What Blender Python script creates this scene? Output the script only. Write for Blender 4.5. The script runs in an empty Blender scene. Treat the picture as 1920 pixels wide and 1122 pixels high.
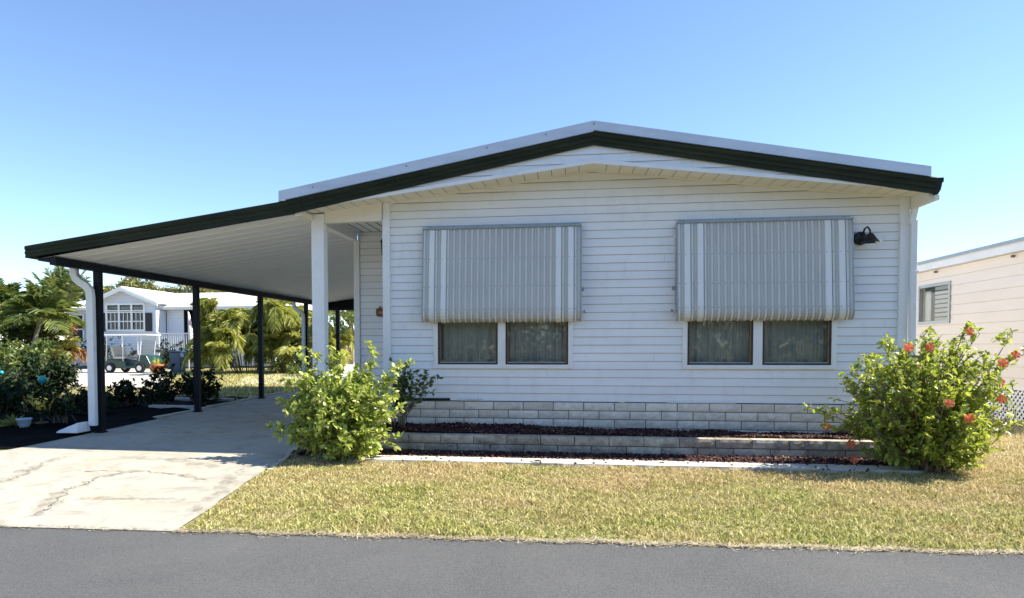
import bpy, math, random
import numpy as np
from mathutils import Vector, Matrix
R = math.radians
scene = bpy.context.scene
col = scene.collection
rng = np.random.default_rng(7)
random.seed(7)

# ------------------------------------------------------------------ camera, sky, sun
YAW, PIT, ROL = 0.13983, 0.03681, -0.00184
f_ = Vector((-math.sin(YAW)*math.cos(PIT), math.cos(YAW)*math.cos(PIT), -math.sin(PIT)))
r0 = Vector((math.cos(YAW), math.sin(YAW), 0)); u0 = r0.cross(f_)
r_ = math.cos(ROL)*r0 + math.sin(ROL)*u0; u_ = -math.sin(ROL)*r0 + math.cos(ROL)*u0
cam_d = bpy.data.cameras.new('camera'); cam = bpy.data.objects.new('camera', cam_d); col.objects.link(cam)
M = Matrix((( r_.x, u_.x, -f_.x, 0), (r_.y, u_.y, -f_.y, 0), (r_.z, u_.z, -f_.z, 1.45), (0, 0, 0, 1)))
cam.matrix_world = M
cam_d.sensor_width = 36; cam_d.lens = 36*1300/1920
cam_d.shift_x = (960-892.15)/1920; cam_d.shift_y = (695.7-561)/1920
cam_d.clip_start = 0.05; cam_d.clip_end = 2000
scene.camera = cam

SUN = Vector((0.95, 0.14, 1.0)).normalized()
elev = math.asin(SUN.z); azim = math.atan2(SUN.x, SUN.y)
w = bpy.data.worlds.new('World'); scene.world = w; w.use_nodes = True
nt = w.node_tree; nt.nodes.clear()
sky = nt.nodes.new('ShaderNodeTexSky'); sky.sky_type = 'NISHITA'; sky.sun_disc = False
sky.sun_elevation = elev; sky.sun_rotation = azim
sky.air_density = 0.8; sky.dust_density = 0.0; sky.ozone_density = 3.6
bg = nt.nodes.new('ShaderNodeBackground'); bg.inputs[1].default_value = 0.128
ow = nt.nodes.new('ShaderNodeOutputWorld')
nt.links.new(sky.outputs[0], bg.inputs[0]); nt.links.new(bg.outputs[0], ow.inputs[0])
sd = bpy.data.lights.new('sun', 'SUN'); sd.energy = 5.0; sd.angle = R(0.5); sd.color = (1.0, 0.93, 0.80)
so = bpy.data.objects.new('sun', sd); col.objects.link(so)
so.rotation_euler = (-SUN).to_track_quat('-Z', 'Y').to_euler(); so.location = SUN*40
scene.view_settings.view_transform = 'Standard'; scene.view_settings.look = 'None'
scene.view_settings.exposure = 1.14; scene.view_settings.gamma = 1.0
scene.view_settings.use_curve_mapping = False

# ------------------------------------------------------------------ helpers
def tag(o, label=None, cat=None, group=None, kind=None):
    if label: o['label'] = label
    if cat: o['category'] = cat
    if group: o['group'] = group
    if kind: o['kind'] = kind
    return o
def thing(name, label, cat, loc=(0, 0, 0), group=None):
    o = bpy.data.objects.new(name, None); col.objects.link(o); o.location = loc
    o.empty_display_size = .2
    return tag(o, label, cat, group)
def link(name, me, mat, parent=None):
    o = bpy.data.objects.new(name, me); col.objects.link(o)
    for m in (mat if isinstance(mat, (list, tuple)) else [mat]): me.materials.append(m)
    if parent:
        o.parent = parent
        # geometry is written in world space: undo the parents' own offset
        p = Vector((0, 0, 0)); q = parent
        while q: p += q.location; q = q.parent
        o.location = -p
    return o
class MB:
    def __init__(s): s.v = []; s.f = []; s.m = []
    def add(s, vs, fs, mi=0):
        k = len(s.v); s.v += [tuple(v) for v in vs]; s.f += [tuple(i+k for i in f) for f in fs]; s.m += [mi]*len(fs); return s
    def box(s, x0, x1, y0, y1, z0, z1, mi=0):
        return s.add([(x0,y0,z0),(x1,y0,z0),(x1,y1,z0),(x0,y1,z0),(x0,y0,z1),(x1,y0,z1),(x1,y1,z1),(x0,y1,z1)],
            [(0,3,2,1),(4,5,6,7),(0,1,5,4),(1,2,6,5),(2,3,7,6),(3,0,4,7)], mi)
    def obox(s, c, ax, ay, az, mi=0):           # oriented box: centre and three half-axis vectors
        c, ax, ay, az = map(Vector, (c, ax, ay, az)); vs = []
        for sz in (-1, 1):
            for sx, sy in ((-1,-1),(1,-1),(1,1),(-1,1)): vs.append(c+ax*sx+ay*sy+az*sz)
        return s.add(vs, [(0,3,2,1),(4,5,6,7),(0,1,5,4),(1,2,6,5),(2,3,7,6),(3,0,4,7)], mi)
    def bar(s, a, b, wx, wy, mi=0, up=(0,0,1)):
        a, b = Vector(a), Vector(b); d = (b-a); L = d.length; d.normalize()
        u = Vector(up)
        if abs(d.dot(u)) > .95: u = Vector((0, 1, 0))
        p = d.cross(u).normalized(); q = p.cross(d)
        return s.obox((a+b)/2, p*wx/2, q*wy/2, d*L/2, mi)
    def rake(s, x0, z0, x1, z1, prof, mi=0, prof1=None):     # profile (y, dz) sheared between two x stations
        n = len(prof); vs = [(x0, y, z0+d) for y, d in prof]+[(x1, y, z1+d) for y, d in (prof1 or prof)]
        fs = [tuple(range(n))[::-1], tuple(range(n, 2*n))]
        if x1 < x0: fs = [f[::-1] for f in fs]
        for i in range(n):
            j = (i+1) % n; q = (i, j, n+j, n+i)
            fs.append(q if x1 > x0 else q[::-1])
        return s.add(vs, fs, mi)
    def prismy(s, poly, y0, y1, mi=0):           # poly of (x,z) extruded in y
        n = len(poly); vs = [(x, y0, z) for x, z in poly]+[(x, y1, z) for x, z in poly]
        return s.add(vs, [tuple(range(n)), tuple(range(n, 2*n))[::-1]]+[((i+1) % n, i, n+i, n+(i+1) % n) for i in range(n)], mi)
    def tube(s, pts, rad, n=6, mi=0, cap=True):
        pts = [Vector(p) for p in pts]; m = len(pts)
        if not hasattr(rad, '__len__'): rad = [rad]*m
        vs = []; prev = None
        for i, p in enumerate(pts):
            d = (pts[min(i+1, m-1)]-pts[max(i-1, 0)]).normalized()
            if prev is None: a = d.orthogonal().normalized()
            else: a = (prev - d*prev.dot(d)).normalized()
            prev = a; b = d.cross(a)
            for k in range(n):
                t = 2*math.pi*k/n; vs.append(p+(a*math.cos(t)+b*math.sin(t))*rad[i])
        fs = []
        for i in range(m-1):
            for k in range(n):
                fs.append((i*n+k, i*n+(k+1) % n, (i+1)*n+(k+1) % n, (i+1)*n+k))
        if cap: fs += [tuple(range(n))[::-1], tuple(range((m-1)*n, m*n))]
        return s.add(vs, fs, mi)
    def lathe(s, c, prof, n=20, mi=0, axis=(0,0,1)):
        ax = Vector(axis).normalized(); a = ax.orthogonal().normalized(); b = ax.cross(a); c = Vector(c); vs = []
        for r, h in prof:
            for k in range(n):
                t = 2*math.pi*k/n; vs.append(c+ax*h+(a*math.cos(t)+b*math.sin(t))*r)
        fs = []
        for i in range(len(prof)-1):
            for k in range(n): fs.append((i*n+k, i*n+(k+1) % n, (i+1)*n+(k+1) % n, (i+1)*n+k))
        fs += [tuple(range(n))[::-1], tuple(range((len(prof)-1)*n, len(prof)*n))]
        return s.add(vs, fs, mi)
    def build(s, name, mat, parent=None, smooth=False, bevel=0, rnd=None):
        me = bpy.data.meshes.new(name); me.from_pydata(s.v, [], s.f)
        me.polygons.foreach_set('material_index', s.m)
        if smooth: me.polygons.foreach_set('use_smooth', [True]*len(s.f))
        me.update()
        if rnd is not None:
            at = me.attributes.new('rnd', 'FLOAT', 'POINT'); at.data.foreach_set('value', np.asarray(rnd, 'f'))
        o = link(name, me, mat, parent)
        if bevel:
            b = o.modifiers.new('bevel', 'BEVEL'); b.width = bevel; b.segments = 2; b.limit_method = 'ANGLE'
        return o
def np_mesh(name, V, F, mat, parent=None, rnd=None, smooth=False):
    """V (n,3), F (m,k)"""
    me = bpy.data.meshes.new(name); n, m, k = len(V), len(F), F.shape[1]
    me.vertices.add(n); me.vertices.foreach_set('co', V.astype('f').ravel())
    me.loops.add(m*k); me.loops.foreach_set('vertex_index', F.astype('i').ravel())
    me.polygons.add(m); me.polygons.foreach_set('loop_start', np.arange(0, m*k, k, dtype='i'))
    if rnd is not None:
        at = me.attributes.new('rnd', 'FLOAT', 'POINT'); at.data.foreach_set('value', rnd.astype('f'))
    if smooth: me.polygons.foreach_set('use_smooth', np.ones(m, bool))
    me.update(calc_edges=True); me.validate()
    return link(name, me, mat, parent)

# ------------------------------------------------------------------ materials
class NT:
    def __init__(s, name):
        s.m = bpy.data.materials.new(name); s.m.use_nodes = True; s.t = s.m.node_tree; s.t.nodes.clear()
        s.out = s.t.nodes.new('ShaderNodeOutputMaterial')
        s.tc = s.n('ShaderNodeTexCoord').outputs['Object']
    def n(s, t, **k):
        nd = s.t.nodes.new(t)
        for a, b in k.items(): setattr(nd, a, b)
        return nd
    def l(s, a, b): s.t.links.new(a, b)
    def noise(s, scale, detail=4, rough=.55, vec=None, sc=None, dist=0):
        nd = s.n('ShaderNodeTexNoise'); nd.inputs['Scale'].default_value = scale
        nd.inputs['Detail'].default_value = detail; nd.inputs['Roughness'].default_value = rough
        nd.inputs['Distortion'].default_value = dist
        v = vec or s.tc
        if sc:
            mp = s.n('ShaderNodeMapping'); mp.inputs['Scale'].default_value = sc; s.l(v, mp.inputs[0]); v = mp.outputs[0]
        s.l(v, nd.inputs['Vector']); return nd.outputs['Fac']
    def ramp(s, fac, stops, interp='LINEAR'):
        nd = s.n('ShaderNodeValToRGB'); e = nd.color_ramp.elements; nd.color_ramp.interpolation = interp
        while len(e) < len(stops): e.new(.5)
        for q, (p, c) in zip(e, stops):
            q.position = p; q.color = (*c, 1) if hasattr(c, '__len__') else (c, c, c, 1)
        s.l(fac, nd.inputs[0]); return nd.outputs[0]
    def mix(s, f, a, b, mode='MIX'):
        nd = s.n('ShaderNodeMix', data_type='RGBA', blend_type=mode)
        for i, v in ((0, f), (6, a), (7, b)):
            if isinstance(v, (int, float)): nd.inputs[i].default_value = v if i == 0 else (v, v, v, 1)
            elif isinstance(v, tuple): nd.inputs[i].default_value = (*v, 1)
            else: s.l(v, nd.inputs[i])
        return nd.outputs[2]
    def math(s, op, a, b=0.0, clamp=False):
        nd = s.n('ShaderNodeMath', operation=op); nd.use_clamp = clamp
        for i, v in ((0, a), (1, b)):
            if isinstance(v, (int, float)): nd.inputs[i].default_value = v
            else: s.l(v, nd.inputs[i])
        return nd.outputs[0]
    def bump(s, h, strength=.3, dist=.01, prev=None):
        nd = s.n('ShaderNodeBump'); nd.inputs['Strength'].default_value = strength; nd.inputs['Distance'].default_value = dist
        s.l(h, nd.inputs['Height'])
        if prev: s.l(prev, nd.inputs['Normal'])
        return nd.outputs[0]
    def attr(s, name='rnd'): return s.n('ShaderNodeAttribute', attribute_name=name).outputs['Fac']
    def bsdf(s, colr, rough=.6, metal=0, normal=None, spec=.5, trans=0, tcol=None, ttint=None):
        p = s.n('ShaderNodeBsdfPrincipled')
        for nm, v in (('Base Color', colr), ('Roughness', rough), ('Metallic', metal), ('Specular IOR Level', spec)):
            if isinstance(v, tuple): p.inputs[nm].default_value = (*v, 1)
            elif isinstance(v, (int, float)): p.inputs[nm].default_value = v
            else: s.l(v, p.inputs[nm])
        if normal: s.l(normal, p.inputs['Normal'])
        res = p.outputs[0]
        if trans:
            tr = s.n('ShaderNodeBsdfTranslucent'); src = tcol or colr
            if isinstance(src, tuple): tr.inputs[0].default_value = (*src, 1)
            else: s.l(src, tr.inputs[0])
            mx = s.n('ShaderNodeMixShader'); mx.inputs[0].default_value = trans
            s.l(res, mx.inputs[1]); s.l(tr.outputs[0], mx.inputs[2]); res = mx.outputs[0]
        s.l(res, s.out.inputs[0]); return s.m

def paint(name, c, rough=.5, var=.06, scale=3, metal=0, dirt=None, bump=.05, spec=.5):
    t = NT(name); n1 = t.noise(scale, 5, .6); n2 = t.noise(scale*14, 3)
    cc = t.mix(t.ramp(n1, [(.3, 0), (.7, 1)]), tuple(v*(1-var) for v in c), tuple(min(1, v*(1+var*.5)) for v in c))
    if dirt: cc = t.mix(t.ramp(t.noise(scale*2.3, 8, .7), [(.56, 0), (.75, .6)]), cc, dirt)
    return t.bsdf(cc, t.ramp(n2, [(.3, rough*.85), (.7, min(1, rough*1.15))]), metal, t.bump(n2, bump, .004), spec)

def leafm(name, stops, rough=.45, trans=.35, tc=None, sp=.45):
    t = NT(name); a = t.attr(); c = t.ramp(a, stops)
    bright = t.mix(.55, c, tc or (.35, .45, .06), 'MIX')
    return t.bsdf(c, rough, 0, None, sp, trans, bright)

MT = {}
# siding: pale blue-white vinyl with faint grime streaks
t = NT('vinyl_siding'); n1 = t.noise(1.2, 6, .6, sc=(.5, 1, 3)); n2 = t.noise(60, 3, sc=(.3, 1, 6))
c = t.mix(t.ramp(n1, [(.35, 0), (.7, 1)]), (.84, .845, .845), (.765, .77, .775))
c = t.mix(t.ramp(t.noise(5, 8, .75, sc=(1, 1, .4)), [(.52, 0), (.8, .5)]), c, (.56, .55, .52))
MT['siding'] = t.bsdf(c, .42, 0, t.bump(n2, .12, .003), .4)
MT['white'] = paint('white_paint', (.80, .80, .80), .4, .06, 2, dirt=(.55, .54, .50))
MT['white_warm'] = paint('cream_vinyl', (.80, .76, .66), .5, .05, 2)
MT['white_col'] = paint('white_column_paint', (.84, .85, .85), .45, .05, 3, dirt=(.6, .6, .58))
t = NT('metal_roof_white'); n1 = t.noise(1.5, 6, .65, sc=(1, 1, 4)); n2 = t.noise(25, 4)
MT['roofmetal'] = t.bsdf(t.mix(t.ramp(n1, [(.4, 0), (.68, 1)]), (.60, .63, .68), (.50, .53, .58)), .35, .25, t.bump(n1, .2, .01), .5)
t = NT('dark_green_fascia'); n1 = t.noise(1.3, 7, .7, sc=(1, 1, 5))
MT['dark'] = t.bsdf(t.mix(t.ramp(n1, [(.35, 0), (.75, 1)]), (.014, .019, .008), (.034, .042, .020)), .6, .0, t.bump(t.noise(6, 3), .2, .01), .2)
MT['blackpost'] = paint('blue_black_paint', (.005, .008, .013), .5, .2, 4, spec=.25)
MT['black'] = paint('black_metal', (.008, .008, .009), .45, .2, 8)
MT['ceil'] = paint('carport_ceiling', (.80, .80, .785), .55, .05, 1.2, dirt=(.68, .68, .65))
MT['soffit'] = paint('soffit_vinyl', (.78, .74, .64), .5, .04, 2)
MT['soffitline'] = paint('soffit_joint', (.22, .20, .15), .8)
# awning metal
t = NT('awning_metal'); n1 = t.noise(160, 2, .6); n2 = t.noise(2.2, 6, .6)
sep = t.n('ShaderNodeSeparateXYZ'); t.l(t.tc, sep.inputs[0])
c = t.mix(t.ramp(n2, [(.3, 0), (.7, 1)]), (.54, .53, .50), (.60, .59, .555))
c = t.mix(t.ramp(n1, [(.45, 0), (.62, .45)]), c, (.34, .35, .35))
hz = t.math('SUBTRACT', 1.0, t.math('MULTIPLY', t.math('SUBTRACT', sep.outputs[2], 1.76), 4.5), True)
low_brown = t.math('MULTIPLY', hz, t.ramp(t.noise(9, 5, .7), [(.25, .35), (.7, 1)]), True)  # mottled mask, browner and darker towards the bottom edge
c = t.mix(t.math('MULTIPLY', low_brown, .7), c, (.33, .28, .22))
MT['awn'] = t.bsdf(c, .5, .15, t.bump(n1, .15, .002), .4)
t = NT('awning_white'); sep = t.n('ShaderNodeSeparateXYZ'); t.l(t.tc, sep.inputs[0])
hz = t.math('SUBTRACT', 1.0, t.math('MULTIPLY', t.math('SUBTRACT', sep.outputs[2], 1.76), 4.5), True)
c = t.mix(t.ramp(t.noise(3, 5), [(.3, 0), (.7, 1)]), (.80, .81, .80), (.74, .755, .75))
c = t.mix(t.math('MULTIPLY', hz, .6), c, (.5, .45, .35))
MT['awnw'] = t.bsdf(c, .45, .05, None, .4)
MT['awnp'] = paint('awning_pinstripe', (.64, .655, .65), .45, .05)
MT['steelgrey'] = paint('grey_steel', (.36, .39, .40), .4, .1, 6, .5)
# block
t = NT('split_face_block'); rn = t.attr(); n1 = t.noise(9, 8, .7); n2 = t.noise(70, 5, .7)
c = t.ramp(rn, [(0, (.72, .68, .59)), (.4, (.80, .76, .68)), (.7, (.66, .61, .52)), (1, (.58, .53, .45))])
c = t.mix(t.ramp(n1, [(.4, 0), (.72, .7)]), c, (.36, .335, .30))
c = t.mix(t.ramp(n2, [(.45, 0), (.65, .5)]), c, (.68, .67, .64))
MT['block'] = t.bsdf(c, .9, 0, t.bump(n2, .7, .008, t.bump(n1, .5, .01)), .2)
t = NT('planter_block'); rn = t.attr(); n1 = t.noise(6, 8, .72); n2 = t.noise(60, 5, .7)
c = t.ramp(rn, [(0, (.50, .44, .35)), (.4, (.60, .54, .44)), (.7, (.42, .36, .29)), (1, (.34, .29, .23))])
c = t.mix(t.ramp(n1, [(.40, 0), (.64, .85)]), c, (.16, .13, .10))
c = t.mix(t.ramp(n2, [(.48, 0), (.68, .5)]), c, (.62, .60, .56))
MT['pblock'] = t.bsdf(c, .92, 0, t.bump(n2, .8, .008, t.bump(n1, .5, .012)), .2)
MT['mortar'] = paint('dark_joint', (.10, .09, .075), .95, .3, 10)
t = NT('red_mulch'); rn = t.attr()
MT['mulch'] = t.bsdf(t.ramp(rn, [(0, (.012, .006, .007)), (.5, (.045, .014, .014)), (.85, (.10, .034, .028)), (1, (.26, .16, .11))]), .8, 0, None, .3)
MT['mulchbase'] = paint('mulch_bed', (.02, .009, .009), .95, .4, 20, bump=.6)
# concrete
t = NT('driveway_concrete')
big = t.noise(.55, 6, .6, dist=.6); med = t.noise(2.3, 8, .72, dist=.8); fine = t.noise(55, 5, .7); vf = t.noise(260, 2)
c = t.mix(t.ramp(big, [(.35, 0), (.65, 1)]), (.45, .428, .36), (.37, .352, .292))
c = t.mix(t.ramp(med, [(.50, 0), (.64, .7)]), c, (.25, .225, .19))
c = t.mix(t.ramp(t.noise(1.1, 9, .8, dist=1.2), [(.52, 0), (.66, .65)]), c, (.36, .29, .19))
c = t.mix(t.ramp(fine, [(.5, 0), (.72, .45)]), c, (.28, .26, .23))
c = t.mix(t.ramp(vf, [(.55, 0), (.7, .3)]), c, (.62, .60, .55))
MT['conc'] = t.bsdf(c, .88, 0, t.bump(fine, .4, .006), .2)
t = NT('ragged_stain'); df_ = t.n('ShaderNodeBsdfDiffuse'); df_.inputs[0].default_value = (.24, .205, .16, 1); tp = t.n('ShaderNodeBsdfTransparent')
mx = t.n('ShaderNodeMixShader'); t.l(t.ramp(t.noise(7, 9, .78), [(.44, 0), (.62, .42)]), mx.inputs[0]); t.l(tp.outputs[0], mx.inputs[1]); t.l(df_.outputs[0], mx.inputs[2]); t.l(mx.outputs[0], t.out.inputs[0])
MT['stain'] = t.m
MT['crack'] = paint('crack_dirt', (.20, .175, .145), .95, .4, 25)
t = NT('pale_concrete'); n1 = t.noise(3, 8, .7); n2 = t.noise(60, 4)
MT['kerb'] = t.bsdf(t.mix(t.ramp(n1, [(.35, 0), (.7, 1)]), (.60, .57, .50), (.44, .41, .35)), .9, 0, t.bump(n2, .4, .006), .2)
# asphalt
t = NT('asphalt'); a1 = t.noise(230, 3, .7); a2 = t.noise(.7, 7, .65, dist=.5); a3 = t.noise(35, 5, .7); a4 = t.noise(1.1, 9, .8, dist=.3)
c = t.mix(t.ramp(a2, [(.3, 0), (.7, 1)]), (.048, .050, .052), (.104, .103, .099))
c = t.mix(t.ramp(a1, [(.42, 0), (.66, .9)]), c, (.19, .19, .19))
c = t.mix(t.ramp(t.noise(75, 2, .6), [(.56, 0), (.66, .45)]), c, (.18, .18, .18))
c = t.mix(t.ramp(t.noise(95, 2, .6), [(.34, .5), (.44, 0)]), c, (.03, .03, .032))
c = t.mix(t.ramp(a1, [(.28, .8), (.42, 0)]), c, (.05, .051, .053))
c = t.mix(t.ramp(a3, [(.50, 0), (.68, .5)]), c, (.06, .06, .061))
c = t.mix(t.ramp(a4, [(.56, 0), (.80, .35)]), c, (.22, .218, .21))
MT['asphalt'] = t.bsdf(c, .85, 0, t.bump(a1, 1.0, .006), .3)
MT['scrape'] = paint('pale_scrape', (.36, .35, .33), .9, .3, 20)
# soil under grass
t = NT('soil'); n1 = t.noise(4, 6, .6); n2 = t.noise(40, 4)
c = t.mix(t.ramp(n1, [(.35, 0), (.65, 1)]), (.22, .18, .09), (.15, .15, .055))
c = t.mix(t.ramp(n2, [(.4, 0), (.65, .7)]), c, (.42, .36, .20))
MT['soil'] = t.bsdf(c, .95, 0, t.bump(n2, .8, .02), .1)
# grass blades
t = NT('grass_blade'); rn = t.attr(); sep = t.n('ShaderNodeSeparateXYZ'); t.l(t.tc, sep.inputs[0])
pn = t.noise(1.1, 5, .65, sc=(.8, 1, 1)); pn2 = t.noise(5, 5, .6)
yb = t.math('MULTIPLY', t.math('SUBTRACT', sep.outputs[1], 6.75), .36)
yb = t.math('SUBTRACT', yb, t.math('MULTIPLY', t.math('GREATER_THAN', sep.outputs[1], 13.0), 50.0))
yb = t.math('MAXIMUM', yb, -.35)
fx = t.math('ADD', t.math('ADD', yb, t.math('MULTIPLY', t.math('SUBTRACT', pn, .5), 3.4)), t.math('MULTIPLY', t.math('SUBTRACT', pn2, .5), 1.1))
fac = t.ramp(t.math('ADD', fx, .52), [(0, 0), (1, 1)])
green = t.ramp(rn, [(0, (.13, .14, .035)), (.35, (.33, .36, .08)), (.7, (.58, .56, .18)), (1, (.84, .74, .42))])
tan = t.ramp(rn, [(0, (.30, .22, .09)), (.45, (.60, .47, .22)), (1, (.84, .71, .44))])
c = t.mix(fac, green, tan)
MT['grass'] = t.bsdf(c, .6, 0, None, .3, .3, c)
MT['straw'] = paint('dry_edge_grass', (.55, .47, .32), .9, .35, 15)
# glass and curtain
t = NT('window_glass'); fr = t.n('ShaderNodeFresnel'); fr.inputs[0].default_value = 1.5
gl = t.n('ShaderNodeBsdfGlossy'); gl.inputs['Roughness'].default_value = .02
tp = t.n('ShaderNodeBsdfTransparent'); tp.inputs[0].default_value = (.74, .77, .74, 1)
mx = t.n('ShaderNodeMixShader'); t.l(t.math('ADD', t.math('MULTIPLY', fr.outputs[0], 1.1), .01, True), mx.inputs[0])
t.l(tp.outputs[0], mx.inputs[1]); t.l(gl.outputs[0], mx.inputs[2]); t.l(mx.outputs[0], t.out.inputs[0]); MT['glass'] = t.m
MT['curtain'] = paint('curtain_cloth', (.80, .80, .76), .9, .12, 2.5)
MT['room'] = paint('dark_room', (.03, .03, .03), .9)
MT['bronze'] = paint('bronze_frame', (.055, .045, .035), .4, .3, 12, .4)
MT['wood'] = paint('weathered_wood', (.24, .15, .085), .75, .35, 18)
MT['bark'] = paint('bark', (.20, .165, .12), .9, .3, 18, bump=.6)
MT['palebark'] = paint('pale_stem', (.36, .33, .26), .85, .25, 14, bump=.5)
MT['cane'] = paint('palm_cane', (.28, .25, .12), .6, .3, 10)
MT['hibL'] = leafm('light_leaf', [(0, (.10, .15, .02)), (.35, (.26, .35, .055)), (.65, (.52, .57, .14)), (1, (.82, .78, .36))], .42, .33, (.5, .6, .1))
MT['hibR'] = leafm('mid_leaf', [(0, (.07, .12, .022)), (.4, (.25, .33, .05)), (.75, (.48, .53, .09)), (1, (.72, .70, .24))], .36, .46, (.62, .68, .08))
MT['darkleaf'] = leafm('dark_leaf', [(0, (.008, .018, .007)), (.5, (.018, .038, .013)), (1, (.045, .07, .022))], .55, .10, (.10, .18, .03), .2)  # tones darkened to put the garden bed's shade into the leaf colour
MT['sprig'] = leafm('sprig_leaf', [(0, (.03, .06, .015)), (.5, (.075, .13, .03)), (1, (.20, .27, .06))], .4, .25, (.25, .35, .05))
MT['palmleaf'] = leafm('palm_leaf', [(0, (.05, .10, .03)), (.5, (.13, .19, .05)), (1, (.32, .35, .12))], .42, .3, (.4, .45, .08))
MT['areca'] = leafm('areca_leaf', [(0, (.07, .11, .02)), (.5, (.28, .32, .06)), (1, (.62, .60, .20))], .4, .35, (.55, .55, .08))
MT['oak'] = leafm('oak_leaf', [(0, (.07, .085, .02)), (.5, (.19, .19, .055)), (1, (.40, .36, .14))], .6, .25, (.45, .42, .12))
MT['deadleaf'] = leafm('dead_frond', [(0, (.16, .07, .025)), (.6, (.36, .18, .07)), (1, (.45, .28, .14))], .7, .2, (.4, .2, .08))
MT['croton'] = leafm('yellow_green_leaf', [(0, (.12, .15, .03)), (.5, (.30, .32, .08)), (1, (.52, .50, .18))], .45, .3, (.5, .5, .1))
t = NT('coral_petal'); MT['petal'] = t.bsdf(t.ramp(t.attr(), [(0, (.62, .10, .05)), (1, (.85, .24, .15))]), .6, 0, None, .2, .35, (.9, .25, .12))
MT['stamen'] = paint('yellow_stamen', (.8, .5, .12), .6)
MT['neigh_wall'] = paint('pale_blue_wall', (.62, .66, .73), .6, .05, 1)
MT['neigh_roof'] = paint('white_roof', (.80, .80, .78), .5, .06, .6)
MT['beige'] = None
t = NT('beige_siding'); n1 = t.noise(1.2, 6, .6, sc=(1, .5, 2))
MT['beige'] = t.bsdf(t.mix(t.ramp(n1, [(.3, 0), (.7, 1)]), (.86, .765, .675), (.80, .71, .625)), .6, 0, t.bump(t.noise(50, 3), .15, .004), .3)
MT['terra'] = paint('terracotta', (.50, .15, .06), .7, .2, 8)
MT['yellow'] = paint('yellow_plastic', (.75, .52, .06), .4, .1, 5)
MT['teal'] = paint('teal_glaze', (.03, .38, .42), .15, .2, 6)
MT['blueglaze'] = paint('pale_blue_glaze', (.42, .52, .60), .3, .2, 6)
MT['cartbody'] = paint('cart_green', (.012, .045, .035), .3, .1, 4)
MT['rubber'] = paint('rubber', (.015, .015, .015), .8)
MT['beigefab'] = paint('beige_vinyl', (.5, .45, .36), .6)
MT['plaque'] = paint('brown_plaque', (.16, .10, .06), .7, .3, 20)
MT['orange'] = paint('orange_paint', (.62, .20, .05), .6, .2, 15)
MT['bulb'] = paint('white_lens', (.85, .85, .85), .3)
MT['screw'] = paint('dark_screw', (.10, .10, .10), .5)
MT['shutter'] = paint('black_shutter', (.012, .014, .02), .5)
t = NT('banner_cloth'); MT['flag'] = t.bsdf(t.ramp(t.noise(2.6, 4, .6), [(.50, (.80, .78, .74)), (.56, (.12, .10, .12))]), .8)

# ------------------------------------------------------------------ ground
def cl(v, a, b): return max(a, min(b, v))
def skew(x): return .037*cl(x, -14, 14)
def G(x, y):
    e = skew(x); pts = [(-1e3, -.045), (5.02+e, -.045), (5.13+e, .005), (8.0, .055), (8.8, .065), (16, .2), (1e4, .2)]
    for (a, za), (b, zb) in zip(pts, pts[1:]):
        if y <= b: return za+(zb-za)*(y-a)/(b-a)
    return .2
mb = MB(); xs = [-400, -60, -14, -7, -3, 0, 3, 7, 14, 60, 400]
rows = [-300, -20, 2, 'a', 'b', 8.0, 8.8, 16, 60, 600]
V = []
for r in rows:
    for x in xs:
        y = 5.02+skew(x) if r == 'a' else 5.13+skew(x) if r == 'b' else r
        V.append((x, y, G(x, y)))
nx = len(xs)
F = [(j*nx+i, j*nx+i+1, (j+1)*nx+i+1, (j+1)*nx+i) for j in range(len(rows)-1) for i in range(nx-1)]
tag(mb.add(V, F).build('ground', MT['soil']), kind='structure')

# road: asphalt with irregular far edge
mb = MB(); n = 220; V = []; rr = random.Random(3)
for i in range(n+1):
    x = -40+80*i/n; V.append((x, -8, 0)); V.append((x, 2, 0)); V.append((x, 5.09+skew(x)+rr.uniform(-.012, .012), .002))
F = []
for i in range(n):
    for j in range(2): F.append((i*3+j, (i+1)*3+j, (i+1)*3+j+1, i*3+j+1))
tag(mb.add(V, F).build('road', MT['asphalt']), kind='structure')
def ribbon(mb, pts, w0, w1, z=.004, jit=.3, seed=1, sub=10, gz=None):
    r = random.Random(seed); P = []
    for (a, b) in zip(pts, pts[1:]):
        for k in range(sub): P.append((a[0]+(b[0]-a[0])*k/sub, a[1]+(b[1]-a[1])*k/sub))
    P.append(pts[-1]); V = []; ox = oy = 0
    for i, (x, y) in enumerate(P):
        j = min(i+1, len(P)-1); k = max(i-1, 0); dx, dy = P[j][0]-P[k][0], P[j][1]-P[k][1]; L = math.hypot(dx, dy) or 1
        nxx, nyy = -dy/L, dx/L; ww = (w0+(w1-w0)*i/len(P))*r.uniform(.4, 1.3)/2
        ox = ox*.7+r.uniform(-1, 1)*jit*.02; oy = oy*.7+r.uniform(-1, 1)*jit*.02
        for sgn in (-1, 1):
            X, Y = x+ox+nxx*ww*sgn, y+oy+nyy*ww*sgn
            V.append((X, Y, (gz(X, Y) if gz else 0)+z))
    mb.add(V, [(2*i, 2*i+2, 2*i+3, 2*i+1) for i in range(len(P)-1)])
mb = MB()
ribbon(mb, [(-1.93, 3.3), (-1.78, 3.5), (-1.62, 3.62)], .012, .006, .004, .2, 4)
ribbon(mb, [(-2.05, 3.28), (-1.93, 3.36), (-1.8, 3.42)], .03, .01, .004, .4, 5)
ribbon(mb, [(-.62, 3.25), (-.50, 3.42)], .008, .006, .004, .1, 6)
tag(mb.build('road_scrape', MT['scrape']), kind='structure')

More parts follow.
